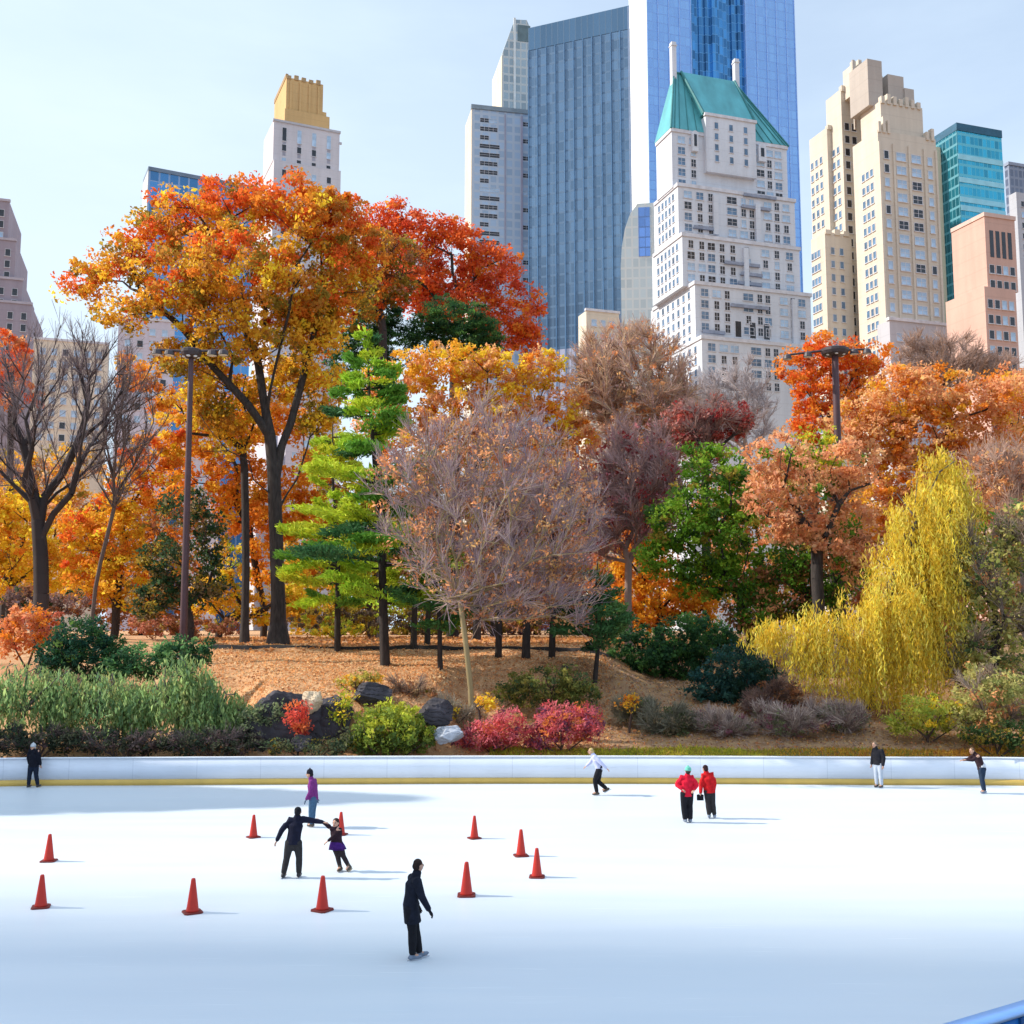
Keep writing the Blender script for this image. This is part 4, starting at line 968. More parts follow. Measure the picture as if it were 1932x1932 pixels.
# tall arched windows, balconies and belt courses low on the front
a0_, a1_, b0, b1, zt = T_[3]
for px in (1408, 1441, 1473):
    P = h.local(at(px, 613, 293)); wdw = win_mesh(1.9, 4.6, 'win_dark', 'frame', .25, False); h.windows(wdw, [(P[0], T_[4][2] - .0 if P[2] < T_[4][4] else b0 + .03, P[2], 0)], 'tall_window')
bal = MB()
for (pa, pb_, py, Yt, k) in ((1416, 1466, 506, 296, 2), (1390, 1476, 571, 293, 3), (1312, 1355, 427, 298, 1), (1410, 1465, 524, 296, 2), (1480, 1524, 532, 296, 2), (1326, 1376, 626, 293, 3), (1380, 1460, 488, 296, 2), (1425, 1500, 352, 298, 1), (1420, 1486, 375, 298, 1)):
    P, Q_ = h.local(at(pa, py, Yt)), h.local(at(pb_, py, Yt)); yy = T_[k][2] + .01 * k
    bal.box(P[0], Q_[0], yy - .75, yy - .002, P[2] - .15, P[2] + .1); bal.box(P[0], Q_[0], yy - .75, yy - .65, P[2] + .098, P[2] + .75)
h.part(bal, 'balcony', LEDD)
bay = MB()
for (fx, i, za, zb) in ((.26, 1, 2, 14), (.62, 1, 3, 16), (.48, 2, 2, 15), (.8, 3, 2, 18)):
    a0_, a1_, b0, b1, zt = T_[i]; xc = a0_ + (a1_ - a0_) * fx + 1.7; bay.box(xc - .8, xc + .8, b0 - .9, b0 + .2, zt - zb, zt - za)
h.part(bay, 'pier', MAT_WHITE)
sm_ = win_mesh(1.2, 1.9, 'win', 'frame', .1, False)
h.windows(sm_, [s_ for i in (1, 2, 3, 4) for s_ in grid(T_[i][2] + 2, T_[i][3] - 2, 4 + i, T_[i + 1][4] if i < 4 else T_[i][4] - 16, T_[i][4] - 1, 3.35, T_[i][0], 1)])
h.windows(sm_, grid(gx0 + 1, gx1 - 1, 3, z - 9, gz - 1, 3.4, y0 - 1.6, 0))

# --- very tall blue glass skyscraper
SK = curtain('skyscraper_glass', (.27, .50, .94), (.22, .43, .86), 2.6, 4.2, .10, .14, .12, .3, .16)
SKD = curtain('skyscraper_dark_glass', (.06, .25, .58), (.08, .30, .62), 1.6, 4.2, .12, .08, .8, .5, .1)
SKW = curtain('skyscraper_sunlit_side', (.86, .86, .84), (.78, .80, .82), 2.6, 4.2, .08, .12, .04, .0, .4)  # sunlit flank of the glass tower put into the colour as white
b = Bld('skyscraper', 'tallest pale blue glass skyscraper running out of the picture behind the green roof', 1220, 5, 430, 18)
x0, x1, y0, y1, z = b.dims(1188, 1220, 1499, 5, 430); zt = 300.0; w = x1 - x0
m_ = MB(); m_.box(x0, x0 + w * .285, y0, y1, -1, zt); b.part(m_, 'glass_wall', SK)
m_ = MB(); m_.box(x0 + w * .655, x1, y0, y1, -1, zt); b.part(m_, 'glass_wall', SK)
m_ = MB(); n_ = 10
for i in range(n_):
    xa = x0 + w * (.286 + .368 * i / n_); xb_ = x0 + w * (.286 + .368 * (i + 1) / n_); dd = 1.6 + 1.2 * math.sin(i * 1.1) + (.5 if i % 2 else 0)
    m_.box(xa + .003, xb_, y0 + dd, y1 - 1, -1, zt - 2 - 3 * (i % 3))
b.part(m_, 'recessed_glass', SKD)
m_ = MB(); m_.box(x0 - .25, x0 - .003, y0 - .1, y1, -1, zt); b.part(m_, 'side_wall', SKW)
mu = MB()
for f in (0, .07, .14, .21, .285, .655, .73, .80, .87, .94, 1.0): xx = x0 + w * f; mu.box(xx - .14, xx + .14, y0 - .4, y0 - .003, -1, zt)
b.part(mu, 'fin', simple('fin_metal', (.36, .56, .95), .35, .1, .3))

# --- blue glass slab
BG = curtain('slab_glass', (.125, .215, .335), (.105, .185, .295), 2.2, 3.7, .12, .2, .3, .4, .14, z_split=96.0, low=(.40, .42, .54))
b = Bld('office_slab', 'broad dark blue glass office slab left of the skyscraper', 997, 61, 360, -22)
x0, x1, y0, y1, z = b.dims(980, 997, 1187, 61, 360, 22)
P = at(1187, 18, 360); 
def slab(mb, x0, x1, y0, dp, z0, z1, sk=.62):
    pts = [(x0, y0), (x1, y0), (x1 - dp * sk, y0 + dp), (x0, y0 + dp)]
    mb.poly([(p[0], p[1], z0) for p in pts] + [(p[0], p[1], z1) for p in pts], [(3, 2, 1, 0), (4, 5, 6, 7), (0, 1, 5, 4), (1, 2, 6, 5), (2, 3, 7, 6), (3, 0, 4, 7)]); return mb
m_ = MB(); slab(m_, x0, x1, y0, 22, -1, z - 7); b.part(m_, 'glass_wall', BG)
m_ = MB(); slab(m_, x0, x1 + .05, y0 - .12, 22, z - 6.99, z + 1.5); b.part(m_, 'crown_band', curtain('slab_crown', (.085, .17, .28), (.07, .14, .24), 2.2, 20, .1, .02, .2, .4, .2))
m_ = MB()
for i in range(0, 12): xx = x0 + (x1 - x0) * i / 11; m_.box(xx - .12, xx + .12, y0 - .35, y0 - .003, -1, z - 7)
b.part(m_, 'mullion', simple('mullion_metal', (.10, .22, .40), .4, .1, .4))
m_ = MB(); m_.box(x1 - .5, x1 + .1, y0 - .45, y0 - .16, -1, z + 1.0); b.part(m_, 'edge_trim', simple('edge_trim', (.22, .30, .45), .5, .1, .4))

# --- pale tower with a sloping top
PG = curtain('pale_glass', (.34, .42, .46), (.50, .54, .54), 2.4, 3.6, .22, .25, .35, .3, .2)
b = Bld('slender_tower', 'slender pale grey green tower with a sloping top left of the blue slab', 948, 100, 400, 12)
x0, x1, y0, y1, z = b.dims(930, 948, 1003, 100, 400)
pk = b.local(at(972, 34, 400)); pk2 = b.local(at(1003, 34, 400)); xs_ = pk[0]
m_ = MB(); prof = [(x0, -1), (x1, -1), (x1, pk2[2] - 4), (x1 - 2, pk2[2] + .4), (xs_, pk[2]), (x0, z)]; n_ = len(prof)
m_.poly([(p[0], y0, p[1]) for p in prof] + [(p[0], y1, p[1]) for p in prof], [tuple(range(n_)), tuple(range(n_, 2 * n_))[::-1]] + [((i + 1) % n_, i, n_ + i, n_ + (i + 1) % n_) for i in range(n_)])
b.part(m_, 'tower_wall', PG)
m_ = MB(); m_.box(xs_ - .5, xs_ + .4, y0 - .5, y0 - .003, -1, pk[2] + .5); b.part(m_, 'corner_fin', simple('pale_fin', (.66, .70, .70), .5, .1, .4))
m_ = MB(); m_.box(xs_ + 1.2, x1 - .5, y0 - .06, y0 + 1, pk[2] - 9, pk[2] - 2); b.part(m_, 'louvre', simple('louvre', (.12, .18, .20), .5, .2, .5))
m_ = MB(); m_.box(x0 - .3, x0 - .003, y0 - .02, y1, -1, z - 1); b.part(m_, 'side_wall', MAT_CREAM)  # sunlit flank painted on as a cream skin

# --- residential slab with dark window bands
b = Bld('residential_slab', 'light grey residential slab with short dark window bands, left of the blue slab', 891, 205, 370, 12)
x0, x1, y0, y1, z = b.dims(879, 891, 1000, 205, 370)
m_ = MB(); m_.box(x0, x1, y0, y1, -1, z); b.part(m_, 'wall', curtain('res_wall', (.33, .43, .56), (.42, .50, .60), 3.0, 3.3, .3, .3, .25, .2, .3))
m_ = MB(); m_.box(x0 - .25, x0 - .003, y0, y1, -1, z); b.part(m_, 'side_wall', MAT_CREAM)  # lit left edge of the slab put into its colour as cream
m_ = MB(); m_.box(x0 - .4, x1, y0 - .4, y0 + 1, z + .003, z + 1.6); b.part(m_, 'parapet', simple('slate_parapet', (.22, .28, .33), .6, .15, .5))
wA = win_mesh(7.4, 1.5, 'win_dark', 'frame', .08, True, sill=False); wB = win_mesh(3.2, 1.5, 'win_dark', 'frame', .08, True, sill=False)
zz = z - 4; i = 0
while zz > 40:
    k = (i * 7) % 5
    b.windows(wA if k in (1, 3) else wB, [(x0 + (x1 - x0) * (.30 if k in (1, 3) else .21), y0, zz, 0)]); 
    if k in (0, 2): b.windows(wB, [(x0 + (x1 - x0) * .36, y0, zz, 0)])
    if i % 2 == 0: b.windows(wB, [(x0 + (x1 - x0) * .93, y0, zz, 0)])
    zz -= 3.3; i += 1
m_ = MB(); m_.box(x0 + (x1 - x0) * .84, x0 + (x1 - x0) * .87, y0 - .5, y0 - .003, -1, z - 1); m_.box(x0 + (x1 - x0) * .56, x0 + (x1 - x0) * .575, y0 - .4, y0 - .003, -1, z - 1); b.part(m_, 'pier', simple('pier_violet_grey', (.33, .32, .42), .7, .1, .5))  # both piers in one even violet grey

# --- small curved-top glass tower between slab and hotel
b = Bld('curved_tower', 'small pale tower with a curved sail shaped edge beside the white hotel', 1203, 384, 330, -7)
P = [b.local(at(px, py, 330)) for px, py in ((1172, 560), (1171, 500), (1173, 465), (1179, 430), (1189, 402), (1203, 384), (1236, 384))]
prof = [(P[0][0], -1)] + [(p[0], p[2]) for p in P] + [(P[-1][0], -1)]; n_ = len(prof)
m_ = MB(); m_.poly([(p[0], 0, p[1]) for p in prof] + [(p[0], 14, p[1]) for p in prof], [tuple(range(n_))[::-1], tuple(range(n_, 2 * n_))] + [(i, (i + 1) % n_, n_ + (i + 1) % n_, n_ + i) for i in range(n_)])
b.part(m_, 'tower_wall', curtain('sail_wall', (.50, .55, .55), (.62, .64, .62), 2.2, 3.4, .25, .2, .2, .15, .3))
q0, q1 = b.local(at(1204, 392, 330)), b.local(at(1227, 484, 330)); m_ = MB(); m_.box(q0[0], q1[0], -.2, -.003, q1[2], q0[2]); b.part(m_, 'glass_panel', curtain('sail_glass', (.16, .30, .66), (.10, .20, .45), 2.0, 3.4, .1, .12, .3, .5, .1))

# --- tan art-deco tower
b = Bld('deco_tower', 'stepped tan brick tower with a crenellated crown right of the white hotel', 1654, 205, 245, 18)
D1 = b.dims(1621, 1654, 1763, 200, 245); D1b = b.dims(1633, 1661, 1740, 190, 247)
Dm = b.dims(1590, 1607, 1661, 122, 258); Dr = b.dims(1558, 1586, 1660, 168, 261); Dl = b.dims(1527, 1560, 1660, 240, 265); Dw = b.dims(1530, 1556, 1606, 437, 256)
m_ = MB()
m_.box(D1[0], D1[1], D1[2], D1[3] + 3, -1, D1[4] - 6); m_.box(D1b[0], D1b[1], D1b[2], D1b[3] + 2, D1[4] - 6.02, D1b[4])
m_.box(Dr[0], Dr[1], Dr[2], Dr[3], -1, Dr[4]); m_.box(Dm[0], Dm[1], Dm[2] + .1, Dm[3], Dr[4] - 3, Dm[4])
m_.box(Dl[0], Dl[1], Dl[2], Dl[3], -1, Dl[4]); m_.box(Dw[0], Dw[1], Dw[2], Dw[3], -1, Dw[4])
b.part(m_, 'wall', MAT_TAN)
c = MB()
def crenel(x0, x1, y, z, n, hh, dd=.9):
    for i in range(n):
        xa = x0 + (x1 - x0) * i / n; c.box(xa + .1, xa + (x1 - x0) / n * .62, y - .3, y + dd, z - .6, z + hh * (.6 + .4 * ((i * 5) % 3) / 2))
crenel(D1b[0], D1b[1], D1b[2], D1b[4], 7, 2.0); crenel(Dm[0], Dm[1], Dm[2], Dm[4], 5, 1.6); crenel(D1[0], D1[0] + 4, D1[2], D1[4] - 6, 3, 3.5); crenel(D1[1] - 3, D1[1], D1[2], D1[4] - 6, 2, 2.5); crenel(Dr[0], Dr[0] + 8, Dr[2], Dr[4], 4, 1.6); crenel(Dl[0], Dl[0] + 6, Dl[2], Dl[4], 3, 1.0); crenel(Dw[0], Dw[0] + 8, Dw[2], Dw[4], 3, .9)
b.part(c, 'battlement', MAT_TAN)
st = MB()
for px0, px1, py, dpt in ((1661, 1698, 150, 2), (1698, 1720, 172, 1), (1607, 1640, 134, -1)):
    P0, P1 = b.local(at(px0, py, 255)), b.local(at(px1, py, 255)); st.box(P0[0], P1[0], D1b[2] + 3 + dpt * .4, D1b[2] + 10, D1b[4] - .02, P0[2])
cp_ = MB()
for f in (0, .24, .48, .72, .93): xx = Dm[0] + (Dm[1] - Dm[0]) * f; cp_.box(xx, xx + .7, Dm[2] - .35, Dm[2] + .097, D1b[4] - 2, Dm[4] + 1.2)
cp_.box(Dm[0] - .3, Dm[1] + .3, Dm[2] - .45, Dm[2] - .353, Dm[4] - 2.6, Dm[4] - 1.9)
b.part(cp_, 'crown_pier', masonry('crown_pier_stone', (.50, .44, .38)))
co_ = MB()
for f in (.12, .36, .60, .83): xx = Dm[0] + (Dm[1] - Dm[0]) * f; co_.box(xx - .1, xx + .75, Dm[2] + .02, Dm[2] + .4, Dm[4] - 7.5, Dm[4] - 3.2)
b.part(co_, 'crown_window', M['win_dark'])
b.part(st, 'crown_step', masonry('crown_stone', (.46, .41, .37)))
pi = MB(); w = D1[1] - D1[0]
for f in (.0, .235, .50, .765, .97): pi.box(D1[0] + w * f, D1[0] + w * f + .55, D1[2] - .35, D1[2] - .003, -1, D1[4] - 9)
b.part(pi, 'pier', MAT_TAN)
wt = win_mesh(2.6, 1.9, 'win_pale', 'frame', .12); wn_ = win_mesh(1.2, 1.9, 'win_pale', 'frame', .12, False); wd = win_mesh(1.3, 1.9, 'win_dark', 'frame', .08, False)
zz = D1[4] - 12
while zz > 34:
    b.windows(wt, [(D1[0] + w * .38, D1[2], zz, 0), (D1[0] + w * .64, D1[2], zz, 0)]); b.windows(wn_, [(D1[0] + w * .13, D1[2], zz, 0), (D1[0] + w * .88, D1[2], zz, 0)]); zz -= 3.45
cw = []
zz = Dr[4] - 10
wr = Dr[1] - Dr[0]
while zz > 30: cw += [(Dr[0] + wr * .12, Dr[2], zz, 0), (Dr[0] + wr * .30, Dr[2], zz, 0)]; zz -= 3.45
b.windows(wd, cw)
se = win_mesh(1.0, 1.7, 'win', 'frame', .08, False)
b.windows(se, grid(Dr[2] + 1, Dr[3], 3, 30, Dr[4] - 14, 3.45, Dr[0], 1) + grid(Dl[2] + 2, Dl[3], 3, 30, Dl[4] - 6, 3.45, Dl[0], 1) + grid(Dw[2] + 2, Dw[3], 3, 30, Dw[4] - 3, 3.45, Dw[0], 1) + grid(Dw[0] + .8, Dw[0] + 6, 2, 30, Dw[4] - 3, 3.45, Dw[2], 0) + grid(D1[2] + 2, D1[3], 3, 30, D1[4] - 14, 3.45, D1[0], 1))

# --- teal glass tower
TG = curtain('teal_glass', (.03, .36, .52), (.10, .48, .62), 1.7, 3.6, .12, .26, .5, .45, .12)
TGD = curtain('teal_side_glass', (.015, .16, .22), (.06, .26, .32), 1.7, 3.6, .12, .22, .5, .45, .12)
b = Bld('teal_tower', 'teal glass office tower between the tan tower and the pink brick block', 1805, 235, 340, 18)
x0, x1, y0, y1, z = b.dims(1763, 1805, 1889, 235, 340)
m_ = MB(); m_.box(x0, x1, y0, y1, -1, z - 2); b.part(m_, 'glass_wall', TG)
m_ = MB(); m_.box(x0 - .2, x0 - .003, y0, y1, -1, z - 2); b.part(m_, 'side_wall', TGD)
m_ = MB(); m_.box(x0 - .3, x1 + .1, y0 - .25, y1, z - 1.99, z + .6); b.part(m_, 'roof_band', simple('teal_band', (.02, .10, .17), .5, .2, .5))
m_ = MB()
for py in (300, 343, 380, 396): q = b.local(at(1850, py, 342))[2]; m_.box(x0, x1, y0 - .18, y0 - .003, q - .9, q + .9)
b.part(m_, 'floor_band', simple('floor_band', (.30, .62, .72), .3, .1, .4))
m_ = MB(); q = b.local(at(1785, 256, 345))
m_.box(x0 - 8, x0 - .21, y0 + 8, y1 - 2, -1, q[2] - 3); b.part(m_, 'rear_wing', masonry('pale_yellow', (.72, .68, .50)))

# --- pink brick block
b = Bld('pink_block', 'pink brick block with a sunlit flank in front of the teal tower', 1857, 408, 222, 18)
x0, x1, y0, y1, z = b.dims(1795, 1857, 1914, 408, 222); Dq = b.dims(1784, 1857, 1916, 540, 220.5)
m_ = MB(); m_.box(x0, x1, y0, y1, Dq[4] - .02, z); m_.box(Dq[0], Dq[1], Dq[2], Dq[3], -1, Dq[4]); b.part(m_, 'wall', MAT_PINK)
m_ = MB(); m_.box(x0 - .2, x1 + .2, y0 - .2, y1, z + .003, z + .9); b.part(m_, 'parapet', masonry('pink_coping', (.66, .48, .42)))
m_ = MB()
for i in range(4): xx = x0 + (x1 - x0) * (.2 + .2 * i); m_.box(xx - .5, xx + .5, y0 - .06, y0 + .2, z - 9, z - 3)
b.part(m_, 'tall_window', M['win_dark'])
wk = win_mesh(1.2, 1.8, 'win_dark', 'frame', .08, False)
b.windows(wk, grid(x0 + .4, x1 - .4, 4, Dq[4] + 1, z - 10, 3.4, y0, 0) + grid(Dq[0] + .4, Dq[1] - .4, 4, 20, Dq[4] - 2, 3.4, Dq[2], 0))

# --- slate and grey blocks at the right edge
b = Bld('slate_block', 'dark slate tower half cut by the right edge of the picture', 1903, 311, 380, 18)
x0, x1, y0, y1, z = b.dims(1895, 1903, 1990, 311, 380); m_ = MB(); m_.box(x0, x1, y0, y1, -1, z); b.part(m_, 'wall', curtain('slate_wall', (.12, .14, .20), (.22, .25, .33), 2.0, 3.5, .3, .25, .3, .2, .3))
m_ = MB(); m_.box(x0 - .3, x1, y0 - .3, y1, z + .003, z + 1.2); b.part(m_, 'parapet', LEDD)
b = Bld('grey_block', 'pale grey stone block low at the right edge behind the pink brick block', 1917, 362, 330, 18)
x0, x1, y0, y1, z = b.dims(1903, 1917, 2000, 362, 330); m_ = MB(); m_.box(x0, x1, y0, y1, -1, z); b.part(m_, 'wall', MAT_GREY)
b.windows(wk, grid(x0 + 1, x1 - 1, 6, 60, z - 2, 3.6, y0, 0))
b = Bld('grey_annex', 'low grey annex with pale windows at the foot of the tan tower', 1678, 604, 238, 18)
x0, x1, y0, y1, z = b.dims(1655, 1678, 1800, 604, 238); m_ = MB(); m_.box(x0, x1, y0, y1, -1, z); b.part(m_, 'wall', MAT_GREY)
m_ = MB(); m_.box(x0 - .3, x1 + .3, y0 - .3, y0 + .8, z + .003, z + .7); b.part(m_, 'parapet', LED)
wq = win_mesh(1.5, 1.8, 'win_pale', 'frame', .1, False); b.windows(wq, grid(x0 + 1, x1 - 1, 5, 20, z - 2, 3.5, y0, 0))

# --- tower with the golden crown on the left
b = Bld('gold_crown_tower', 'grey stone tower with a golden brick crown standing above the big orange tree', 517, 224, 400, 24)
x0, x1, y0, y1, z = b.dims(498, 517, 641, 224, 400); Db = b.dims(485, 517, 643, 300, 399)
m_ = MB(); m_.box(x0, x1, y0, y1, Db[4] - .02, z); m_.box(Db[0], Db[1], Db[2], max(Db[3], y1), -1, Db[4]); b.part(m_, 'wall', masonry('lilac_white', (.60, .58, .62)))
Dg = b.dims(518, 541, 610, 140, 403); m_ = MB(); g0 = Dg
m_.box(g0[0], g0[1], g0[2], g0[3], z - .5, g0[4] - 1.2); b.part(m_, 'crown', MAT_GOLD)
c = MB(); crenel(g0[0], g0[1], g0[2], g0[4] - 1.2, 5, 1.4); c.box(g0[0] - .2, g0[0] + .8, g0[2] + .61, g0[3], g0[4] - 1.21, g0[4] + .6); b.part(c, 'battlement', masonry('dark_gold', (.42, .30, .17)))
m_ = MB()
for f in (.12, .38, .63, .88): xx = g0[0] + (g0[1] - g0[0]) * f; m_.box(xx - .45, xx + .45, g0[2] - .4, g0[2] - .003, z - .4, g0[4] - 2.4)
b.part(m_, 'pier', MAT_GOLD)
m_ = MB(); zq = b.local(at(560, 205, 402))[2]; m_.box(g0[0] - .6, g0[1] + 2.6, g0[2] - 1.2, g0[3], z + .003, zq); m_.box(g0[1] + .003, g0[1] + 1.6, g0[2] + .3, g0[3] - 1, zq + .003, zq + 2.4); b.part(m_, 'crown_base', MAT_GOLD)
m_ = MB(); m_.box(x0 - .35, x1 + .35, y0 - .4, y0 + .9, z - .9, z + .0); m_.box(x1 - .1, x1 + .9, y0 - .3, y0 + .4, z - 5.4, z - 4.6); b.part(m_, 'cornice', MAT_GREY)
tall = win_mesh(1.6, 5.4, 'win_dark', 'frame', .1, False); sq = win_mesh(1.65, 2.5, 'win_dark', 'frame', .12, False)
w = x1 - x0; cols = [x0 + w * f for f in (.16, .385, .61, .835)]
b.windows(tall, [(xx, y0, z - 5.6, 0) for xx in cols]); 
m_ = MB()
for xx in cols: m_.box(xx - .65, xx + .65, y0 - .03, y0 + .1, z - 14.5, z - 8.7)
b.part(m_, 'window_recess', simple('recess_stone', (.32, .32, .38), .8, .1, .5))
zz = z - 11.2
while zz > 60: b.windows(sq, [(xx, (y0 if zz > Db[4] else Db[2]), zz, 0) for xx in cols]); zz -= 5.4 if zz > z - 26 else 4.6

# --- blue block left of it, stepped mauve tower at the left edge, pale blocks behind the trees
b = Bld('blue_block', 'blue glass block with its flat top just showing above the orange tree', 281, 317, 340, 27)
x0, x1, y0, y1, z = b.dims(271, 281, 479, 317, 340); m_ = MB(); m_.box(x0, x1, y0, y1, -1, z - .8); b.part(m_, 'glass_wall', curtain('blue_block_glass', (.07, .24, .50), (.20, .34, .58), 3.2, 6.5, .18, .06, .45, .45, .14))
m_ = MB(); m_.box(x0 - .2, x1 + .2, y0 - .3, y1, z - .79, z + .5); b.part(m_, 'roof_band', simple('grey_band', (.14, .20, .28), .6, .15, .4))
m_ = MB(); m_.box(x0 - .2, x0 - .003, y0, y1, -1, z - .8); b.part(m_, 'side_wall', simple('pale_side', (.55, .58, .58), .6, .1, .4))
b = Bld('stepped_tower', 'mauve stone tower stepping down in setbacks at the left edge of the picture', -60, 372, 330, 18)
m_ = MB(); cp = MB(); prev = None
for i, (Rr, py, Y) in enumerate(((18, 372, 330), (30, 446, 329), (43, 520, 328), (60, 565, 327))):
    x0, x1, y0, y1, z = b.dims(-75, -60, Rr, py, Y, 30); m_.box(x0 - 2 * i, x1, y0, y1 + i, -1 if i == 3 else -1, z); cp.box(x0 - 2 * i - .2, x1 + .25, y0 - .3, y0 + .7, z + .003, z + .8)
    b.windows(win_mesh(1.5, 2.2, 'win_dark', 'frame', .1, False), [(x1 - 2.2 - 4 * k, y0, z - 4 - 3.8 * r_, 0) for k in range(2) for r_ in range(5)])
b.part(m_, 'wall', MAT_MAUVE); b.part(cp, 'parapet', simple('mauve_coping', (.40, .37, .42), .8, .1, .5))
for nm, lab, L, C, Rr, top, Y, mt in (('cream_block', 'pale cream block seen through the bare branches at left', 52, 64, 205, 640, 300, MAT_CREAM),
                                      ('lilac_block', 'lilac grey block seen between the bare tree and the floodlight mast', 208, 224, 330, 600, 290, MAT_LILAC),
                                      ('small_pale_block', 'small pale block showing between the mast and the big tree trunk', 338, 350, 420, 735, 280, MAT_LILAC),
                                      ('sunlit_low_block', 'low sunlit cream block at the foot of the blue glass slab', 1096, 1106, 1168, 586, 290, MAT_CREAM),
                                      ('far_grey_block', 'plain grey block showing low between the big tree trunk and the pine', 520, 540, 640, 790, 300, MAT_LILAC)):
    b = Bld(nm, lab, C, top, Y, 18); x0, x1, y0, y1, z = b.dims(L, C, Rr, top, Y); m_ = MB(); m_.box(x0, x1, y0, max(y1, y0 + 6), -1, z); b.part(m_, 'wall', mt)
    m_ = MB(); m_.box(x0 - .25, x1 + .25, y0 - .25, y0 + .7, z + .003, z + .7); b.part(m_, 'parapet', LED)
    b.windows(wq, grid(x0 + 1, x1 - 1, max(2, int((x1 - x0) / 3.2)), max(8, z - 30), z - 1.5, 3.6, y0, 0))

# --- unseen tower added outside the frame at left to shade the near ice
b = Bld('shade_tower', 'unseen broad stone tower added left of the view to shade the near ice', 0, 300, 300, 8.05)
SHX, SHY = -400.0, 51.2
b.root.location = (SHX, SHY, 0); b.root.rotation_euler = (0, 0, -R(4))
m_ = MB(); m_.box(-60, 0, -480, 0, -1, 335); m_.box(-55, -4, -460, -6, 335.003, 345); b.part(m_, 'wall', MAT_GREY)
from mathutils import noise as mnoise
# ------------------------------------------------------------------ palettes : real leaf colours (rgb, weight, zlo, zhi)
RO = (.66, .13, .025); OR = (.68, .24, .03); GO = (.74, .40, .04); YE = (.80, .52, .04); OL = (.30, .22, .035); RED = (.50, .055, .03); SAL = (.66, .29, .13); PEACH = (.72, .38, .17)
GR = (.10, .21, .02); YG = (.36, .40, .035); BG = (.30, .46, .03); DG = (.025, .07, .03); BLG = (.025, .075, .065); BR = (.30, .13, .06); PUR = (.24, .10, .12); WINE = (.26, .035, .035); PINK = (.64, .17, .19); SAGE = (.20, .30, .10)
def P_(*a): return [tuple(x) for x in a]

# ------------------------------------------------------------------ the large trees
bp = hit(525, 1215)
tree('huge old tree with a broad orange and gold crown over a thick dark trunk', 0, bp,
     [(165, 535, 52, 50, 2), (235, 490, 75, 65, 0), (235, 590, 70, 35, -1), (330, 430, 90, 70, 1), (430, 395, 100, 70, 2), (540, 385, 100, 60, 1), (610, 425, 75, 75, 0), (330, 540, 110, 75, -2), (450, 510, 120, 95, -3), (570, 520, 100, 95, 0), (430, 630, 100, 60, -2), (560, 640, 85, 80, 1), (650, 520, 60, 90, 2), (395, 745, 50, 50, 2), (610, 740, 45, 60, 2), (470, 750, 35, 40, 3), (560, 720, 50, 50, 3), (640, 395, 50, 50, 1), (590, 600, 70, 70, 2), (350, 680, 60, 50, -1), (420, 790, 50, 40, 2), (600, 800, 40, 45, 2), (690, 470, 45, 60, 2)],
     P_((RO, 1.5, .72, 1.1), (OR, 1.6, .55, 1.0), (GO, 1.5, .1, .75), (YE, .8, 0, .6), (OL, .8, .15, .7), ((.46, .22, .04), .8, .2, .8)), name='big_tree',
     trunk=[(525, 1215), (525, 1130), (521, 1010), (517, 900), (509, 820), (496, 745), (482, 650)], limbs=[[(505, 815), (465, 760, -.5), (400, 690, -1), (345, 620, -1.5), (290, 570, -1.5)], [(516, 880), (548, 800, .5), (575, 700, 1), (600, 600, 1)], [(519, 940), (478, 905, -.6), (470, 870, -.8), (430, 850, -1), (385, 852, -1)], [(500, 780), (520, 690, -1), (545, 590, -1.5), (560, 500, -1)], [(522, 960), (560, 905, 1), (578, 850, 1.5)], [(485, 670), (440, 580, 1), (410, 500, 1)]], tr=.43, lsize=.30, cov=1.75, clump=.75, flare=.85, nattr=130, gap=.3, bal=.55, per=55)
bk = np.array([(465 - CX) * 67 / F, 67.0, 0]); bk[2] = float(terrain(bk[0], bk[1]))
tree('slimmer dark trunked gold tree standing just left of the huge orange tree', 0, bk, [(420, 700, 50, 45), (470, 800, 45, 40), (385, 800, 40, 40), (440, 850, 40, 30), (340, 760, 35, 35)],
     P_((GO, 1.5), (YE, 1), (OR, .7), (OL, .5)), name='gold_tree', trunk=[(465, 1196), (464, 1080), (463, 960), (461, 880), (455, 820)], tr=.25, lsize=.28, cov=1.1, clump=.55, flare=.5, nattr=40, per=30)
tree('brilliant red tree rising behind the right side of the huge orange tree', 97, 850, [(735, 420, 55, 40), (770, 440, 70, 50), (860, 470, 65, 60), (820, 560, 60, 50), (930, 510, 65, 55), (985, 590, 42, 55), (880, 575, 75, 60), (780, 530, 70, 70), (950, 630, 55, 45), (1000, 640, 25, 30)],
     P_(((.54, .085, .035), 1.4, .3, 1), (RO, 1.9, .2, 1), ((.62, .15, .06), 1.2, 0, .8), (OR, .9, 0, .7)), name='red_tree', tr=.4, lsize=.36, cov=1.9, clump=.9, nattr=60, per=50)
tree('russet and olive tree between the huge orange tree and the red tree', 82, 720, [(690, 470, 60, 60), (720, 540, 60, 60), (670, 580, 50, 60), (755, 500, 50, 60)],
     P_((BR, 1.2), (OR, .8), (OL, 1.2), (RO, .4)), name='russet_tree', tr=.35, lsize=.34, cov=1.8, nattr=30)
tree('dark green pine with its top just left of the red tree, behind the bright pine', 86, 715, [(712, 590, 48, 50), (690, 640, 55, 55), (740, 650, 50, 50), (712, 555, 30, 30), (650, 690, 40, 50)], P_(((.035, .10, .035), 1.4), ((.07, .17, .045), 1), ((.02, .06, .03), .8)), name='pine_tree', lsize=.3, cov=1.9, clump=.55, flat=.45, aspect=.3, tr=.3, nattr=40)
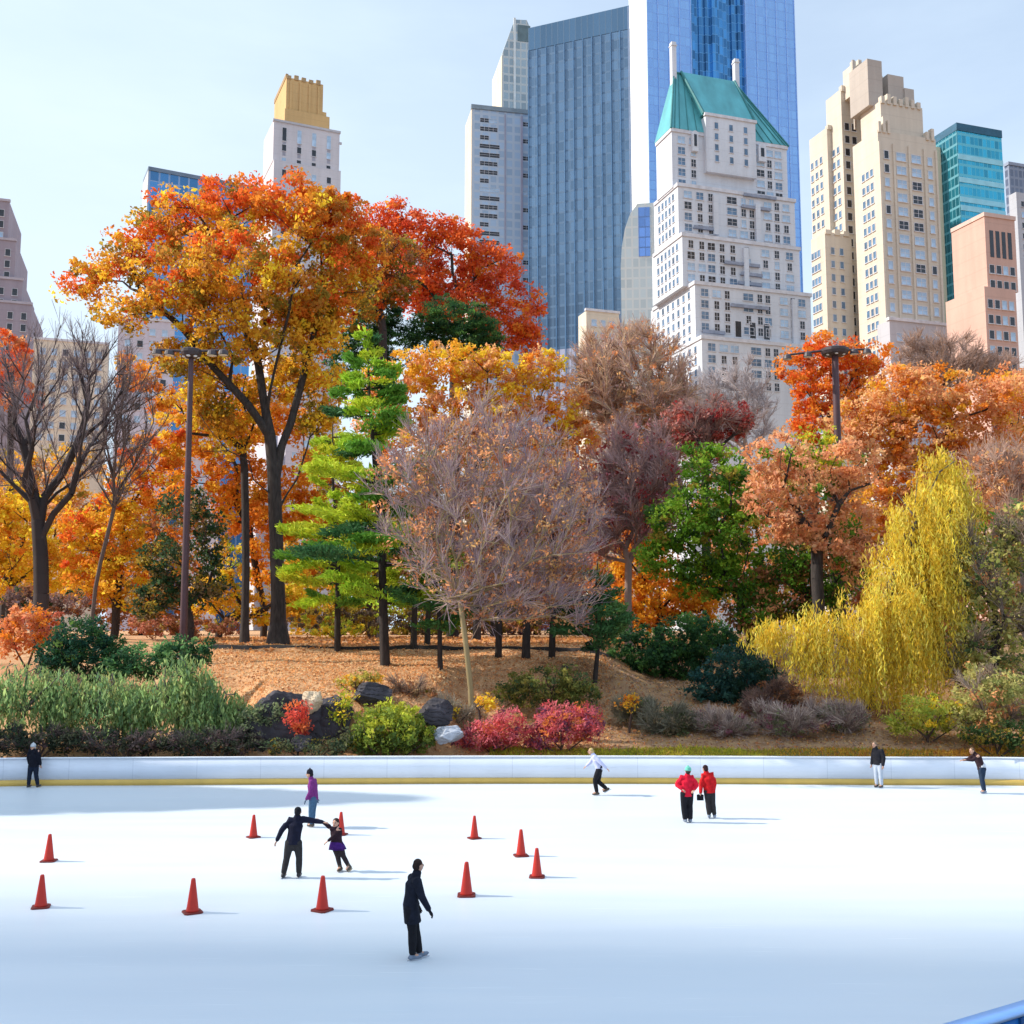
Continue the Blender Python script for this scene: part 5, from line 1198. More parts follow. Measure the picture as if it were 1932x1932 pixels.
tree('dark green pine under the red tree, above the amber tree', 87, 860, [(858, 600, 70, 45), (810, 625, 55, 40), (905, 635, 50, 40), (865, 650, 80, 40)], P_(((.04, .11, .035), 1.3), ((.09, .19, .045), 1), ((.025, .07, .03), .8)), name='pine_tree', lsize=.3, cov=1.9, clump=.55, flat=.45, aspect=.3, tr=.3, nattr=40)
tree('amber yellow tree forming a band of gold above the grey purple bare tree', 76, 900, [(760, 705, 75, 50), (850, 690, 80, 45), (940, 698, 80, 48), (1025, 695, 45, 40), (715, 775, 55, 60), (1060, 765, 50, 55), (880, 780, 120, 55), (1090, 835, 45, 50), (960, 760, 80, 40), (800, 840, 90, 50), (980, 850, 90, 50)],
     P_((GO, 1.6, .4, 1), (YE, 1.1, .4, 1), (PEACH, 1.4, .1, .9), (OR, .9, 0, .7), (SAL, .8, 0, .6)), name='amber_tree', tr=.34, lsize=.3, cov=1.9, clump=.6, nattr=60)
# bright pines
b1 = hit(727, 1254)
pine('tall bright yellow green pine with layered branches left of the bare grey purple tree', b1, (693, 625), 165, [((.36, .54, .04), 2), ((.50, .58, .04), 1.6), ((.14, .32, .04), 1.3), ((.05, .14, .05), .7)], tr=.24, tiers=17, first=.2, nsize=.36, dens=1.0, shape=.75)
b2 = hit(637, 1228)
pine('shorter lime green pine beside the huge tree trunk', b2, (628, 800), 105, [((.46, .58, .04), 2), ((.54, .56, .04), 1.2), ((.14, .30, .04), 1)], tr=.17, tiers=12, first=.22, nsize=.36, dens=.9, shape=.6)
b3 = hit(831, 1262)
pine('small green pine with a thin stem between the bright pine and the tan trunk', b3, (812, 985), 75, [((.22, .34, .03), 1), ((.06, .16, .04), 1)], tr=.12, tiers=8, first=.3, nsize=.32, dens=.7, shape=.6)
b4 = hit(1122, 1290)
pine('low dark green pine right of the tan trunked bare tree', b4, (1128, 1060), 85, [(DG, 1), ((.06, .15, .05), 1.3), ((.12, .22, .06), .6)], tr=.11, tiers=8, first=.3, nsize=.3, dens=.9, shape=.5)
slim = [((780, 1222), 'slim dark tree trunk just right of the bright pine', (800, 1000, 45, 60)), ((806, 1218), 'thin dark stemmed tree left of the tan trunked bare tree', (840, 960, 50, 70)),
        ((940, 1240), 'slender grey stemmed tree just right of the tan trunk', (930, 1010, 45, 60)), ((992, 1242), 'blackish upright tree trunk on the knoll behind the bare purple twigs', (1000, 1000, 60, 70)), ((1041, 1240), 'tan grey upright trunk at the right end of the slim trunks', (1060, 980, 60, 80))]
for (p, lab, lb) in slim:
    q = hit(*p)
    tree(lab, 0, q, [lb, (lb[0] - 10, lb[1] - 70, lb[2] * .8, 40)], P_((BR, 1), (SAL, .8), (OL, .8), (PUR, .6)), name='slim_tree', trunk=[p, (p[0] + 2, p[1] - 70), (p[0] + 4, p[1] - 140), (p[0] * .6 + lb[0] * .4, p[1] - 200)], tr=.17 if p[0] != 992 else .2, lsize=.24, cov=.7, clump=.5, nattr=26, flare=.3, group='slim trunked trees on the knoll', twigs=500, twigcol=[(.25, .16, .15)], per=22)
# purple grey bare tree with tan trunk
bF = hit(893, 1392)
bare_tree('wide bare tree with a tan trunk and a haze of purple grey twigs', bF, [(888, 1300), (879, 1215), (868, 1130), (861, 1060)],
          [(925, 970, 215, 215), (900, 860, 170, 100), (1050, 990, 95, 150), (770, 930, 80, 120), (1010, 1110, 110, 85), (940, 1130, 90, 60), (800, 1040, 70, 90), (1070, 1130, 70, 60)], .13, 440, 6200, (.34, .255, .13), [(.36, .255, .27), (.45, .32, .32), (.29, .21, .24), (.52, .37, .28)], .55, tw=.0115, L=(.5, 1.3),
          leafpal=P_((SAL, 1), (BR, 1), ((.55, .30, .12), .7)), leafcov=.15, lsize=.18, start=3, flare=.35, rtip=.016, up=.6)
# pinkish bare trees behind
bare_tree('fuzzy pinkish brown bare tree in front of the white hotel', np.array([(1200 - CX) * 80 / F, 80, 5.1]), [(1200, 1060), (1198, 930)], [(1195, 740, 125, 140), (1130, 720, 60, 90), (1260, 800, 70, 110)], .30, 380, 8500, (.34, .23, .17), [(.58, .37, .28), (.64, .42, .30), (.46, .32, .30), (.66, .48, .30)], .5, tw=.022, L=(.7, 1.7), leafpal=P_((PEACH, 1.4), (SAL, 1), ((.55, .38, .3), 1)), leafcov=.35, lsize=.3, start=1, rtip=.03)
bare_tree('maroon and grey twiggy tree low between the pink bare tree and the green tree', np.array([(1185 - CX) * 66 / F, 66, 5.0]), [(1185, 1120), (1186, 1060)], [(1195, 905, 95, 120), (1140, 970, 65, 90), (1250, 930, 50, 90)], .24, 260, 5200, (.28, .19, .16), [(.44, .27, .25), (.38, .25, .25), (.50, .30, .26)], .55, tw=.018, L=(.6, 1.5), leafpal=P_((WINE, 1), ((.40, .16, .17), 1.4), (SAL, .5)), leafcov=.4, lsize=.24, start=1)
bare_tree('faint grey bare tree against the foot of the white hotel', np.array([(1400 - CX) * 130 / F, 130, 5.4]), [(1400, 1080), (1400, 950)], [(1395, 770, 80, 90), (1340, 770, 40, 60)], .4, 240, 3800, (.34, .30, .30), [(.46, .40, .40), (.52, .46, .46)], .5, tw=.03, L=(.8, 2.0), start=1, rtip=.03)
bare_tree('pale bare tree rising left of the pink brick block above the orange crowns', np.array([(1800 - CX) * 125 / F, 125, 5.4]), [(1800, 1080), (1800, 900)], [(1790, 690, 80, 60), (1740, 680, 50, 50), (1870, 700, 50, 40)], .4, 220, 4200, (.36, .26, .22), [(.50, .34, .26), (.44, .32, .28)], .5, tw=.03, L=(.8, 2.0), start=1, rtip=.03)
# big left bare trees
bH = hit(78, 1190); bH = np.array([(79 - CX) * 62 / F, 62, float(terrain((79 - CX) * 62 / F, 62))])
bare_tree('large leafless dark tree with upswept limbs at the left edge', bH, [(78, 1120), (77, 1050), (72, 985), (66, 930)], [(110, 800, 175, 175), (0, 760, 60, 150), (200, 740, 95, 120), (100, 680, 130, 80)], .42, 210, 2600, (.05, .04, .04), [(.18, .14, .15), (.24, .19, .2)], .75, tw=.013, L=(.6, 1.6), start=2, flare=.5, rtip=.02, up=.5)
bH2 = np.array([(175 - CX) * 64 / F, 64, float(terrain((175 - CX) * 64 / F, 64))])
bare_tree('thin leaning bare tree just right of the large leafless one', bH2, [(180, 1110), (190, 1060), (215, 960)], [(250, 780, 70, 130), (215, 860, 60, 110)], .12, 90, 1000, (.13, .095, .085), [(.2, .15, .14)], .8, tw=.015, start=1, flare=.3, up=.5)
# other leafy trees, left
def T(label, Y, u, lobes, pal, **k): return tree(label, Y, u, lobes, P_(*pal), **k)
T('salmon red tree at the left edge behind the large bare tree', 95, 10, [(10, 680, 50, 60), (45, 745, 35, 40), (-30, 720, 40, 70)], [((SAL), 1.5), (RO, 1), (OR, .6)], lsize=.36, cov=1.5, name='salmon_tree')
T('glowing yellow tree at the left edge under the bare limbs', 80, 20, [(20, 950, 50, 50), (45, 1040, 60, 60), (5, 1100, 45, 50), (105, 1080, 40, 45), (-30, 1000, 50, 80)], [(YE, 2), (GO, 1.2), (OR, .4)], lsize=.32, cov=1.9, name='yellow_tree')
T('orange and gold tree between the large bare tree and the floodlight mast', 78, 220, [(290, 870, 60, 55), (240, 935, 60, 50), (215, 1010, 60, 55), (170, 1085, 60, 50), (245, 1100, 70, 60), (330, 810, 40, 50), (150, 1000, 40, 50)], [(GO, 1.6, .0, .7), (OR, 1.5, .3, 1), (YE, 1, 0, .6), (RO, .4, .3, .8)], lsize=.32, cov=1.9, name='orange_gold_tree')
T('muted dark green tree behind the left floodlight mast', 72, 360, [(350, 960, 45, 50), (395, 1015, 32, 50), (310, 1060, 45, 50), (400, 1095, 30, 40), (345, 1110, 60, 45), (290, 1130, 40, 40)], [((.05, .09, .04), 1.4), (DG, 1), ((.22, .17, .09), .8), (OL, .6)], lsize=.28, cov=1.6, name='dark_green_tree')
T('bright orange narrow tree glowing behind the huge tree trunk', 88, 500, [(498, 1020, 42, 95), (480, 910, 40, 50), (575, 900, 45, 55), (430, 900, 50, 60), (450, 970, 50, 50), (335, 900, 40, 60), (300, 740, 35, 50), (250, 700, 30, 40), (470, 780, 60, 70), (390, 820, 45, 60), (545, 800, 40, 40), (585, 1010, 45, 70), (540, 960, 40, 60)], [(OR, 1.7), ((.78, .32, .03), 1.5), (GO, .8)], lsize=.36, cov=1.8, name='orange_tree')
T('low golden tree behind the slim gold tree trunk', 84, 415, [(405, 1120, 50, 40), (430, 1060, 40, 40), (450, 1140, 30, 30), (500, 1150, 45, 30), (555, 1100, 40, 60), (570, 1155, 45, 28)], [(YE, 1.5), (GO, 1.2), (YG, .6)], lsize=.32, cov=1.7, name='golden_tree')
T('olive brown tree filling the gap behind the bright pines', 92, 700, [(620, 900, 60, 80), (700, 980, 80, 80), (640, 1060, 80, 60), (760, 1080, 70, 60)], [(GO, 1), (OL, 1.2), (BR, .8), (YG, .8)], lsize=.38, cov=1.6, name='olive_tree')
T('rusty tree filling the gap behind the bare grey purple twigs', 92, 930, [(850, 900, 80, 70), (950, 930, 90, 80), (1060, 930, 80, 80), (900, 1040, 90, 60), (1030, 1050, 90, 60)], [(BR, 1), (SAL, .8), (OR, .7), (PUR, .8), (OL, .8)], lsize=.38, cov=1.5, name='rusty_tree')
# right
T('dark wine red tree right of the pink bare tree', 74, 1330, [(1300, 805, 55, 45), (1365, 790, 55, 40), (1330, 850, 60, 40), (1400, 800, 30, 30)], [(WINE, 1.2), ((.38, .08, .06), 1.2), ((.40, .18, .15), .9)], lsize=.3, cov=1.2, twigs=1800, twigcol=[(.42, .26, .22), (.36, .24, .22)], name='wine_red_tree')
T('rounded leaf green tree in the middle right with a dark trunk', 60, 1410, [(1335, 890, 70, 58), (1280, 980, 60, 60), (1345, 1010, 80, 75), (1260, 1055, 60, 50), (1395, 930, 45, 60), (1400, 1080, 55, 60), (1330, 1090, 60, 45), (1440, 1120, 40, 40)], [((.13, .26, .02), 1.6), ((.22, .34, .03), 1.3), (GR, 1), (OL, .7), ((.05, .11, .02), .6)], lsize=.25, cov=1.7, tr=.26, name='green_tree', clump=.55)
T('vivid orange low tree glowing behind the dark yew', 68, 1240, [(1200, 1060, 50, 50), (1180, 1125, 42, 40), (1250, 1125, 60, 45), (1310, 1125, 50, 40), (1230, 1165, 60, 28), (1330, 1150, 30, 40)], [(OR, 1.4), ((.80, .36, .03), 1.6), (GO, 1)], lsize=.28, cov=1.9, name='orange_maple')
T('orange red tree directly behind the right floodlight mast', 88, 1570, [(1500, 695, 42, 36), (1570, 670, 60, 45), (1640, 672, 48, 36), (1550, 740, 60, 50), (1620, 740, 55, 50), (1530, 800, 50, 50)], [(RO, 1.3), (OR, 1.7), (SAL, .6)], lsize=.34, cov=1.9, name='orange_red_tree')
T('salmon pink oak spreading left of the weeping yellow tree', 55.5, 1540, [(1470, 860, 62, 48), (1440, 930, 42, 48), (1540, 925, 70, 50), (1600, 880, 60, 55), (1500, 990, 60, 40), (1600, 985, 45, 45), (1560, 1040, 50, 40), (1620, 1060, 40, 50)], [((.72, .36, .19), 2), (PEACH, 1.3), (SAL, 1), (BR, .3), (GR, .25)], lsize=.26, cov=1.75, tr=.32, name='salmon_oak', clump=.55)
T('massive peach orange crown filling the right side above the weeping tree', 72, 1740, [(1690, 745, 65, 60), (1760, 735, 80, 55), (1660, 820, 70, 60), (1740, 820, 80, 60), (1830, 760, 80, 60), (1910, 760, 60, 60), (1880, 850, 70, 60), (1800, 860, 70, 50), (1610, 800, 50, 50), (1700, 900, 70, 60), (1650, 960, 60, 60), (1780, 940, 80, 60), (1880, 950, 80, 70)], [((.76, .40, .17), 2), (OR, 1.3), ((.72, .34, .16), 1.6), (GO, .8)], lsize=.3, cov=1.9, tr=.5, name='peach_tree', clump=.65, nattr=80)
T('coral orange tree cut by the right edge high up', 84, 1930, [(1920, 740, 50, 60), (1950, 820, 60, 80)], [(SAL, 1.2), (RO, 1), (OR, 1)], lsize=.34, cov=1.7, name='coral_tree')
bare_tree('pinkish twiggy tree with pale stems behind the weeping tree at right', np.array([(1870 - CX) * 58 / F, 58, 4.1]), [(1868, 1100), (1868, 1010)], [(1885, 920, 65, 90), (1930, 950, 50, 90)], .2, 160, 2200, (.42, .30, .24), [(.60, .40, .30), (.52, .34, .28), (.64, .45, .34)], .5, leafpal=P_((SAL, 1.4), (PEACH, 1.4), (BR, .3)), leafcov=.8, lsize=.24, start=1, tw=.017)
T('bright yellow green small tree below the right floodlight mast', 58, 1535, [(1535, 845, 42, 40), (1505, 870, 40, 35), (1560, 880, 35, 40)], [(YG, 1.6), (YE, .8), (GR, .8)], lsize=.24, cov=1.5, name='lime_tree')
T('green and brown shady tree between the green tree and the weeping tree', 59, 1550, [(1565, 990, 50, 40), (1480, 1115, 60, 55), (1565, 1090, 60, 55), (1520, 1050, 60, 50), (1440, 1160, 50, 40), (1540, 1150, 50, 40), (1395, 1130, 45, 45), (1415, 1175, 40, 22)], [(GR, 1.6), ((.05, .12, .02), 1.2), (BR, .8), (SAL, .5), (OL, .6)], lsize=.24, cov=1.7, name='shady_tree')
# far fill along the park edge
far_spec = [(70, 'pale gold', (GO, 1.3), (PEACH, 1), 110, 850, 'far pale gold tree low behind the large bare tree'), (270, '', (OR, 1), (BR, 1), 112, 930, 'far rust coloured tree low behind the left mast'), (640, '', (OL, 1), (GO, 1), 115, 960, 'far olive gold tree low behind the huge trunk and pines'), (830, '', (BR, 1), (OL, 1), 112, 950, 'far brown tree low behind the small green pine'),
            (1010, '', (PUR, 1), (BR, 1), 114, 940, 'far purplish tree low behind the bare centre tree'), (1170, '', (OR, 1), (SAL, 1), 110, 900, 'far orange tree low behind the maroon twiggy tree'), (1440, '', (SAL, 1), (GR, .8), 106, 880, 'far salmon and green tree low behind the rounded green tree'), (1680, '', (SAL, 1), (BR, 1), 104, 930, 'far brownish salmon tree low behind the weeping tree'), (1890, '', (OL, 1), (SAL, 1), 104, 940, 'far olive salmon tree low at the right edge')]
for (u, _, c0_, c1_, Y, top, lab) in far_spec:
    T(lab, Y, u, [(u - 60, top + 60, 70, 60), (u + 50, top + 50, 75, 60), (u, top + 150, 120, 80), (u + 20, top + 230, 110, 60)], [c0_, c1_, (OL, .5)], lsize=.5, cov=1.5, clump=1.0, nattr=24, name='far_tree', group='background trees along the park edge', per=30)

# ------------------------------------------------------------------ weeping yellow tree
def weeping(label, base, trunk_px, zones, env, pal, nstr, tr=.3, name='weeping_tree', cat='tree', lsize=.3, Lr=(2.2, 6.0), step=.15, outr=.8, aspect=.32):
    b = np.array(base, float) - np.array([0, 0, .1]); root = empty(name, b, label, cat); Y = b[1]
    W = lobes_world(zones, Y, .8); attr = in_lobes(W, 70, .2, .9)
    sk = grow([b] + [at(px, py, Y) for px, py in trunk_px], attr, .5, 1, rmax=tr, rtip=.02)
    o = skeleton_mesh('trunk', sk, M['bark_grey'], root, b, .3); o.location = (0, 0, 0)
    if nstr > 1000: st = np.repeat(in_lobes(W, nstr // 10, .2, 1.0), 10, 0) + RNG.normal(0, .17, (nstr // 10 * 10, 3))
    else: st = in_lobes(W, nstr, .2, 1.0)
    ez, ou = [], []
    for s in st:
        d = Y / F; px = CX + F * s[0] / s[1]; pe = np.interp(px, [e[0] for e in env], [e[1] for e in env])
        zmin = max(at(px, pe, s[1])[2], float(terrain(s[0], s[1])) + .15); L = RNG.uniform(*Lr); ez.append(max(zmin + RNG.uniform(0, .5), s[2] - L))
        v = s - np.array([b[0], Y, s[2]]); v = v / (np.linalg.norm(v) + .1) * RNG.uniform(0, outr); ou.append(v)
    strands('crown', root, b, st, ez, pal, step, lsize, .35, aspect, out=ou)
    return root
bw = hit(1640, 1335)
weeping('weeping tree with cascading bright yellow foliage at right', bw, [(1632, 1260), (1655, 1180), (1690, 1080), (1730, 980)],
        [(1775, 890, 48, 45, 1), (1745, 960, 70, 70, 0), (1715, 1040, 75, 75, 0), (1660, 1120, 75, 65, -1), (1740, 1110, 70, 90, 0), (1620, 1165, 60, 35, -1), (1545, 1180, 60, 26, -1), (1465, 1182, 46, 18, -1), (1450, 1188, 46, 20, -1), (1462, 1186, 34, 22, -1), (1535, 1172, 34, 30, -1), (1540, 1185, 36, 26, -1.5), (1800, 920, 40, 60, 1), (1780, 870, 36, 30, 1), (1775, 1000, 35, 70, 1), (1700, 1160, 60, 60, -1), (1650, 1230, 60, 40, -1), (1690, 1010, 40, 50, 0)],
        [(1410, 1225), (1480, 1245), (1530, 1300), (1580, 1335), (1640, 1365), (1700, 1372), (1760, 1330), (1830, 1120)], [((.88, .64, .07), 2), ((.84, .55, .05), 1.1), ((.92, .74, .15), 1.4), ((.70, .62, .10), .6)], 3300, tr=.26, lsize=.24, Lr=(.8, 5.2), aspect=.2)
# ------------------------------------------------------------------ right bank shrubs and small trees
T('olive leaved tree at the right edge beside the weeping yellow tree', 49.5, 1865, [(1850, 1075, 60, 80), (1905, 1190, 50, 90), (1810, 1220, 50, 70), (1930, 1010, 50, 80), (1880, 1270, 60, 50)], [((.40, .36, .10), 1.6), ((.30, .30, .08), 1.2), ((.52, .46, .16), 1), ((.10, .14, .05), .8), (SAL, .25)], lsize=.2, cov=1.25, name='olive_tree', tr=.2, clump=.45, twigs=1500, twigcol=[(.36, .28, .2), (.24, .18, .15)], nattr=60, per=25)
T('dull green small tree behind the weeping tree on its right side', 53, 1800, [(1800, 1120, 50, 70), (1780, 1220, 45, 60), (1830, 1000, 35, 60)], [((.10, .17, .04), 1.4), (OL, 1), (GR, .8)], lsize=.22, cov=1.4, name='dull_green_tree', tr=.16, clump=.45)
shrub('rounded olive yellow shrub under the right side of the weeping tree', 45.6, [(1745, 1345, 62, 36), (1700, 1365, 30, 20), (1800, 1350, 40, 30)], [((.45, .42, .07), 1.5), ((.30, .34, .05), 1.2), (YE, .4)], lsize=.17, cov=1.5)
shrub('pale olive twiggy shrub at the lower right edge', 45.0, [(1860, 1300, 60, 60), (1910, 1330, 50, 50), (1840, 1360, 50, 30)], [((.44, .40, .14), 1.5), ((.26, .26, .08), 1), (SAL, .4)], lsize=.17, cov=1.2, twigs=700, twigcol=[(.35, .26, .2)])
shrub('dark green low shrub in the lower right corner of the bank', 43.9, [(1910, 1385, 45, 26), (1850, 1388, 30, 16)], [((.05, .09, .03), 1.4), (OL, .6)], lsize=.15, cov=1.7)
shrub('dark yew bush with dense green foliage in front of the vivid orange tree', 55, [(1220, 1225, 75, 48), (1310, 1205, 70, 52), (1270, 1245, 90, 38), (1370, 1215, 30, 30)], [((.03, .085, .03), 1.5), ((.06, .14, .035), 1.2), (DG, 1)], lsize=.2, cov=2.1, name='yew_bush')
shrub('blue green juniper mound left of the weeping tree', 51, [(1390, 1262, 60, 46), (1340, 1295, 50, 34), (1440, 1290, 55, 38), (1400, 1310, 80, 25)], [(BLG, 1.6), ((.05, .12, .09), 1), ((.03, .07, .04), .8)], lsize=.18, cov=2.0, name='juniper_bush')
shrub('brown twiggy shrub beside the juniper mound', 49, [(1470, 1315, 55, 32), (1430, 1330, 40, 20)], [(BR, 1), ((.16, .09, .06), 1)], lsize=.15, cov=.9, twigs=1500, twigcol=[(.20, .12, .10), (.28, .17, .13)])
for i, (u, v, w, hh, Y, lab) in enumerate([(1360, 1368, 65, 26, 46.5, 'low heap of purple grey twigs left of the long pale stalk'), (1470, 1362, 70, 30, 46.2, 'low heap of purple grey twigs in the middle below the juniper mound'), (1580, 1352, 65, 28, 46.6, 'low heap of purple grey twigs touching the weeping tree'), (1250, 1360, 60, 30, 46.8, 'low greenish grey scrub right of the crimson shrubs'), (1195, 1340, 40, 22, 47.5, 'small greenish grey scrub under the low dark pine')]):
    shrub(lab, Y, [(u, v, w, hh), (u + w * .4, v + 8, w * .6, hh * .7)], [((.20, .16, .12), 1), ((.16, .17, .08), 1), (PUR, .8)] if i < 3 else [((.12, .14, .06), 1.3), ((.22, .17, .10), 1)], name='twig_shrub', lsize=.13, cov=.5 if i < 3 else 1.1, twigs=1500, twigcol=[(.42, .30, .25), (.30, .21, .19), (.52, .40, .33)] if i < 3 else [(.22, .2, .14)], stems=26, stemcol=(.34, .25, .2))
shrub('olive mid height shrub behind the crimson shrubs', 48.5, [(1040, 1292, 85, 36), (1090, 1310, 50, 28), (980, 1305, 50, 26)], [((.17, .19, .05), 1.5), ((.30, .28, .07), 1), ((.08, .12, .05), 1)], lsize=.17, cov=1.6)
shrub('spreading crimson shrub left of the other crimson one, beside the tan trunk', 44.2, [(905, 1392, 50, 24), (960, 1372, 38, 34), (930, 1385, 50, 26)], [(PINK, 1.5), ((.56, .10, .10), 1.3), ((.62, .18, .06), .5), ((.16, .05, .08), .6)], lsize=.16, cov=1.5, aspect=.4)
shrub('taller crimson shrub with a pink peak at the middle of the bank', 44.4, [(1035, 1362, 38, 42), (1080, 1368, 50, 36), (1010, 1392, 50, 24), (1110, 1362, 30, 38)], [(PINK, 1.7), ((.56, .10, .11), 1.2), ((.68, .22, .06), .5), ((.20, .06, .12), .8)], lsize=.16, cov=1.5, aspect=.4)
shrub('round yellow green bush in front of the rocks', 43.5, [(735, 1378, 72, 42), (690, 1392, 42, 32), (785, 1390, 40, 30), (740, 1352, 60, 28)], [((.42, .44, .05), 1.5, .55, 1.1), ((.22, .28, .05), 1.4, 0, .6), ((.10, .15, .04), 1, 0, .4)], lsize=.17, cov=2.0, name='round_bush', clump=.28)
shrub('small yellow leaved shrub right of the tan trunk', 44.8, [(912, 1328, 20, 16)], [(YE, 1.5), (GO, 1)], lsize=.16, cov=1.6)
shrub('tiny orange shrub right of the crimson shrubs', 46.8, [(1187, 1322, 16, 13)], [(GO, 1.5), (OR, 1)], lsize=.15, cov=1.6)
shrub('small coral red shrub growing in front of the dark rock', 43.3, [(560, 1345, 22, 26), (566, 1370, 14, 16)], [((.60, .09, .06), 1.5), ((.66, .18, .06), .8)], lsize=.15, cov=1.6)
shrub('yellow tuft hanging between the rocks', 43.9, [(655, 1318, 18, 14), (640, 1345, 14, 20)], [(YE, 1), (YG, 1)], lsize=.14, cov=1.5)
shrub('olive yellow low shrub on the slope above the dark outcrop', 46.0, [(690, 1282, 34, 14), (655, 1290, 24, 12)], [((.46, .40, .08), 1.4), ((.30, .26, .07), 1), (GO, .5)], lsize=.15, cov=1.4)
shrub('brown low shrub above the boulder beside the round bush', 45.8, [(770, 1300, 36, 15), (800, 1312, 26, 13)], [(BR, 1.2), ((.40, .26, .14), 1), (OL, .6)], lsize=.15, cov=1.3, twigs=300, twigcol=[(.3, .2, .15)])
shrub('pale straw shrub between the boulder and the tan trunk', 45.6, [(852, 1338, 28, 22), (872, 1350, 18, 20)], [((.46, .40, .28), 1.2), ((.34, .28, .2), 1), (YE, .3)], lsize=.13, cov=1.2, twigs=300, twigcol=[(.4, .33, .25)])
shrub('grey green low shrub at the left shoulder of the dark outcrop', 44.0, [(500, 1345, 36, 22), (470, 1360, 26, 22)], [((.20, .24, .12), 1.2), ((.12, .15, .08), 1)], lsize=.15, cov=1.5)
shrub('dark weedy shrub at the foot of the outcrop behind the board', 43.0, [(610, 1408, 60, 16), (520, 1410, 40, 14), (650, 1400, 24, 20)], [((.06, .09, .05), 1.2), ((.12, .13, .06), 1), (OL, .4)], lsize=.13, cov=1.2)
# left bank
shrub('rounded orange pink shrub at the left edge above the green bank', 52, [(50, 1185, 48, 45), (90, 1180, 30, 34), (20, 1205, 30, 35)], [(SAL, 1.4), (OR, 1.1), ((.50, .14, .08), .7)], lsize=.19, cov=1.8)
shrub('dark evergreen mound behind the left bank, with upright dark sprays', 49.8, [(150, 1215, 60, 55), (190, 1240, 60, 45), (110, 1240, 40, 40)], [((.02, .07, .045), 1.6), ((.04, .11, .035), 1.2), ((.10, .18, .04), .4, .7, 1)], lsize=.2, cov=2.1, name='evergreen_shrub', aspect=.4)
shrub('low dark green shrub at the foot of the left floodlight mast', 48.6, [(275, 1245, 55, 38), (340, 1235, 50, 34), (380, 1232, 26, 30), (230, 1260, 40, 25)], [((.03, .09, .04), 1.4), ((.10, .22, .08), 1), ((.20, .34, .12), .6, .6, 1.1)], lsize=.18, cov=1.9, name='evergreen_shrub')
for i, (lab, zs, env_) in enumerate([('drooping grey green bank shrub at the far left', [(40, 1285, 70, 40), (110, 1290, 60, 36), (-10, 1310, 50, 40)], None), ('drooping pale green bank shrub in the middle of the left bank', [(190, 1300, 70, 40), (240, 1320, 50, 30), (130, 1310, 50, 30)], None), ('tall drooping pale green bank shrub beside the mast shrub', [(345, 1270, 40, 40), (300, 1310, 60, 34), (370, 1300, 45, 40)], None), ('drooping mid green bank shrub next to the dark rock', [(420, 1330, 50, 34), (450, 1350, 40, 30), (390, 1345, 40, 30)], None)]):
    px = np.mean([z[0] for z in zs]); Y = 44.6; X = (px - CX) * Y / F
    weeping(lab, (X, Y, float(terrain(X, Y))), [(px, 1340)], zs, [(-100, 1405), (600, 1405)], [((.32, .46, .17), 1.6), ((.42, .54, .20), 1.2), ((.20, .32, .14), 1.0), ((.36, .38, .14), .6)], 420, tr=.07, name='drooping_shrub', cat='shrub', lsize=.2, Lr=(.8, 2.4), step=.1, outr=.9)
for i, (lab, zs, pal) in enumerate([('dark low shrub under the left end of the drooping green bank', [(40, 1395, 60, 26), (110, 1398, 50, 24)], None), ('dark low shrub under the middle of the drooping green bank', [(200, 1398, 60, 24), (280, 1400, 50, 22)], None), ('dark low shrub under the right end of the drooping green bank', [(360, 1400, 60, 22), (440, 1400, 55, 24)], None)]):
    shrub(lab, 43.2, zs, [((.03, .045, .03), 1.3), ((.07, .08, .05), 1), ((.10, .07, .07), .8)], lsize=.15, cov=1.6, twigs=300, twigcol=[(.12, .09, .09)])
shrub('reddish brown undergrowth behind the foot of the left mast', 74, [(290, 1180, 60, 20), (360, 1185, 50, 18), (430, 1182, 40, 16)], [(BR, 1.2), ((.40, .16, .10), 1), (OL, .4)], lsize=.24, cov=1.5)
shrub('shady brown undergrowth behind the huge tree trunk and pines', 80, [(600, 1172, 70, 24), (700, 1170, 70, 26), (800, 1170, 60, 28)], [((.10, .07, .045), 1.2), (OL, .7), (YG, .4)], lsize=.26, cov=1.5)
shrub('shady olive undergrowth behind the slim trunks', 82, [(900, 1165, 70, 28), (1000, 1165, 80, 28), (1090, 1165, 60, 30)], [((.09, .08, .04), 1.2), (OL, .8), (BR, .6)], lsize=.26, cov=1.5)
shrub('low gold undergrowth right of the huge tree base', 72, [(610, 1190, 34, 12), (660, 1186, 30, 12)], [(YE, 1), (YG, 1)], lsize=.2, cov=1.3)
shrub('brown hedge of shrubs behind the large bare tree at left', 70, [(60, 1130, 60, 26), (130, 1140, 50, 24)], [((.20, .12, .11), 1.2), (BR, .8), (DG, .5)], lsize=.22, cov=1.5, twigs=600, twigcol=[(.25, .17, .16)])

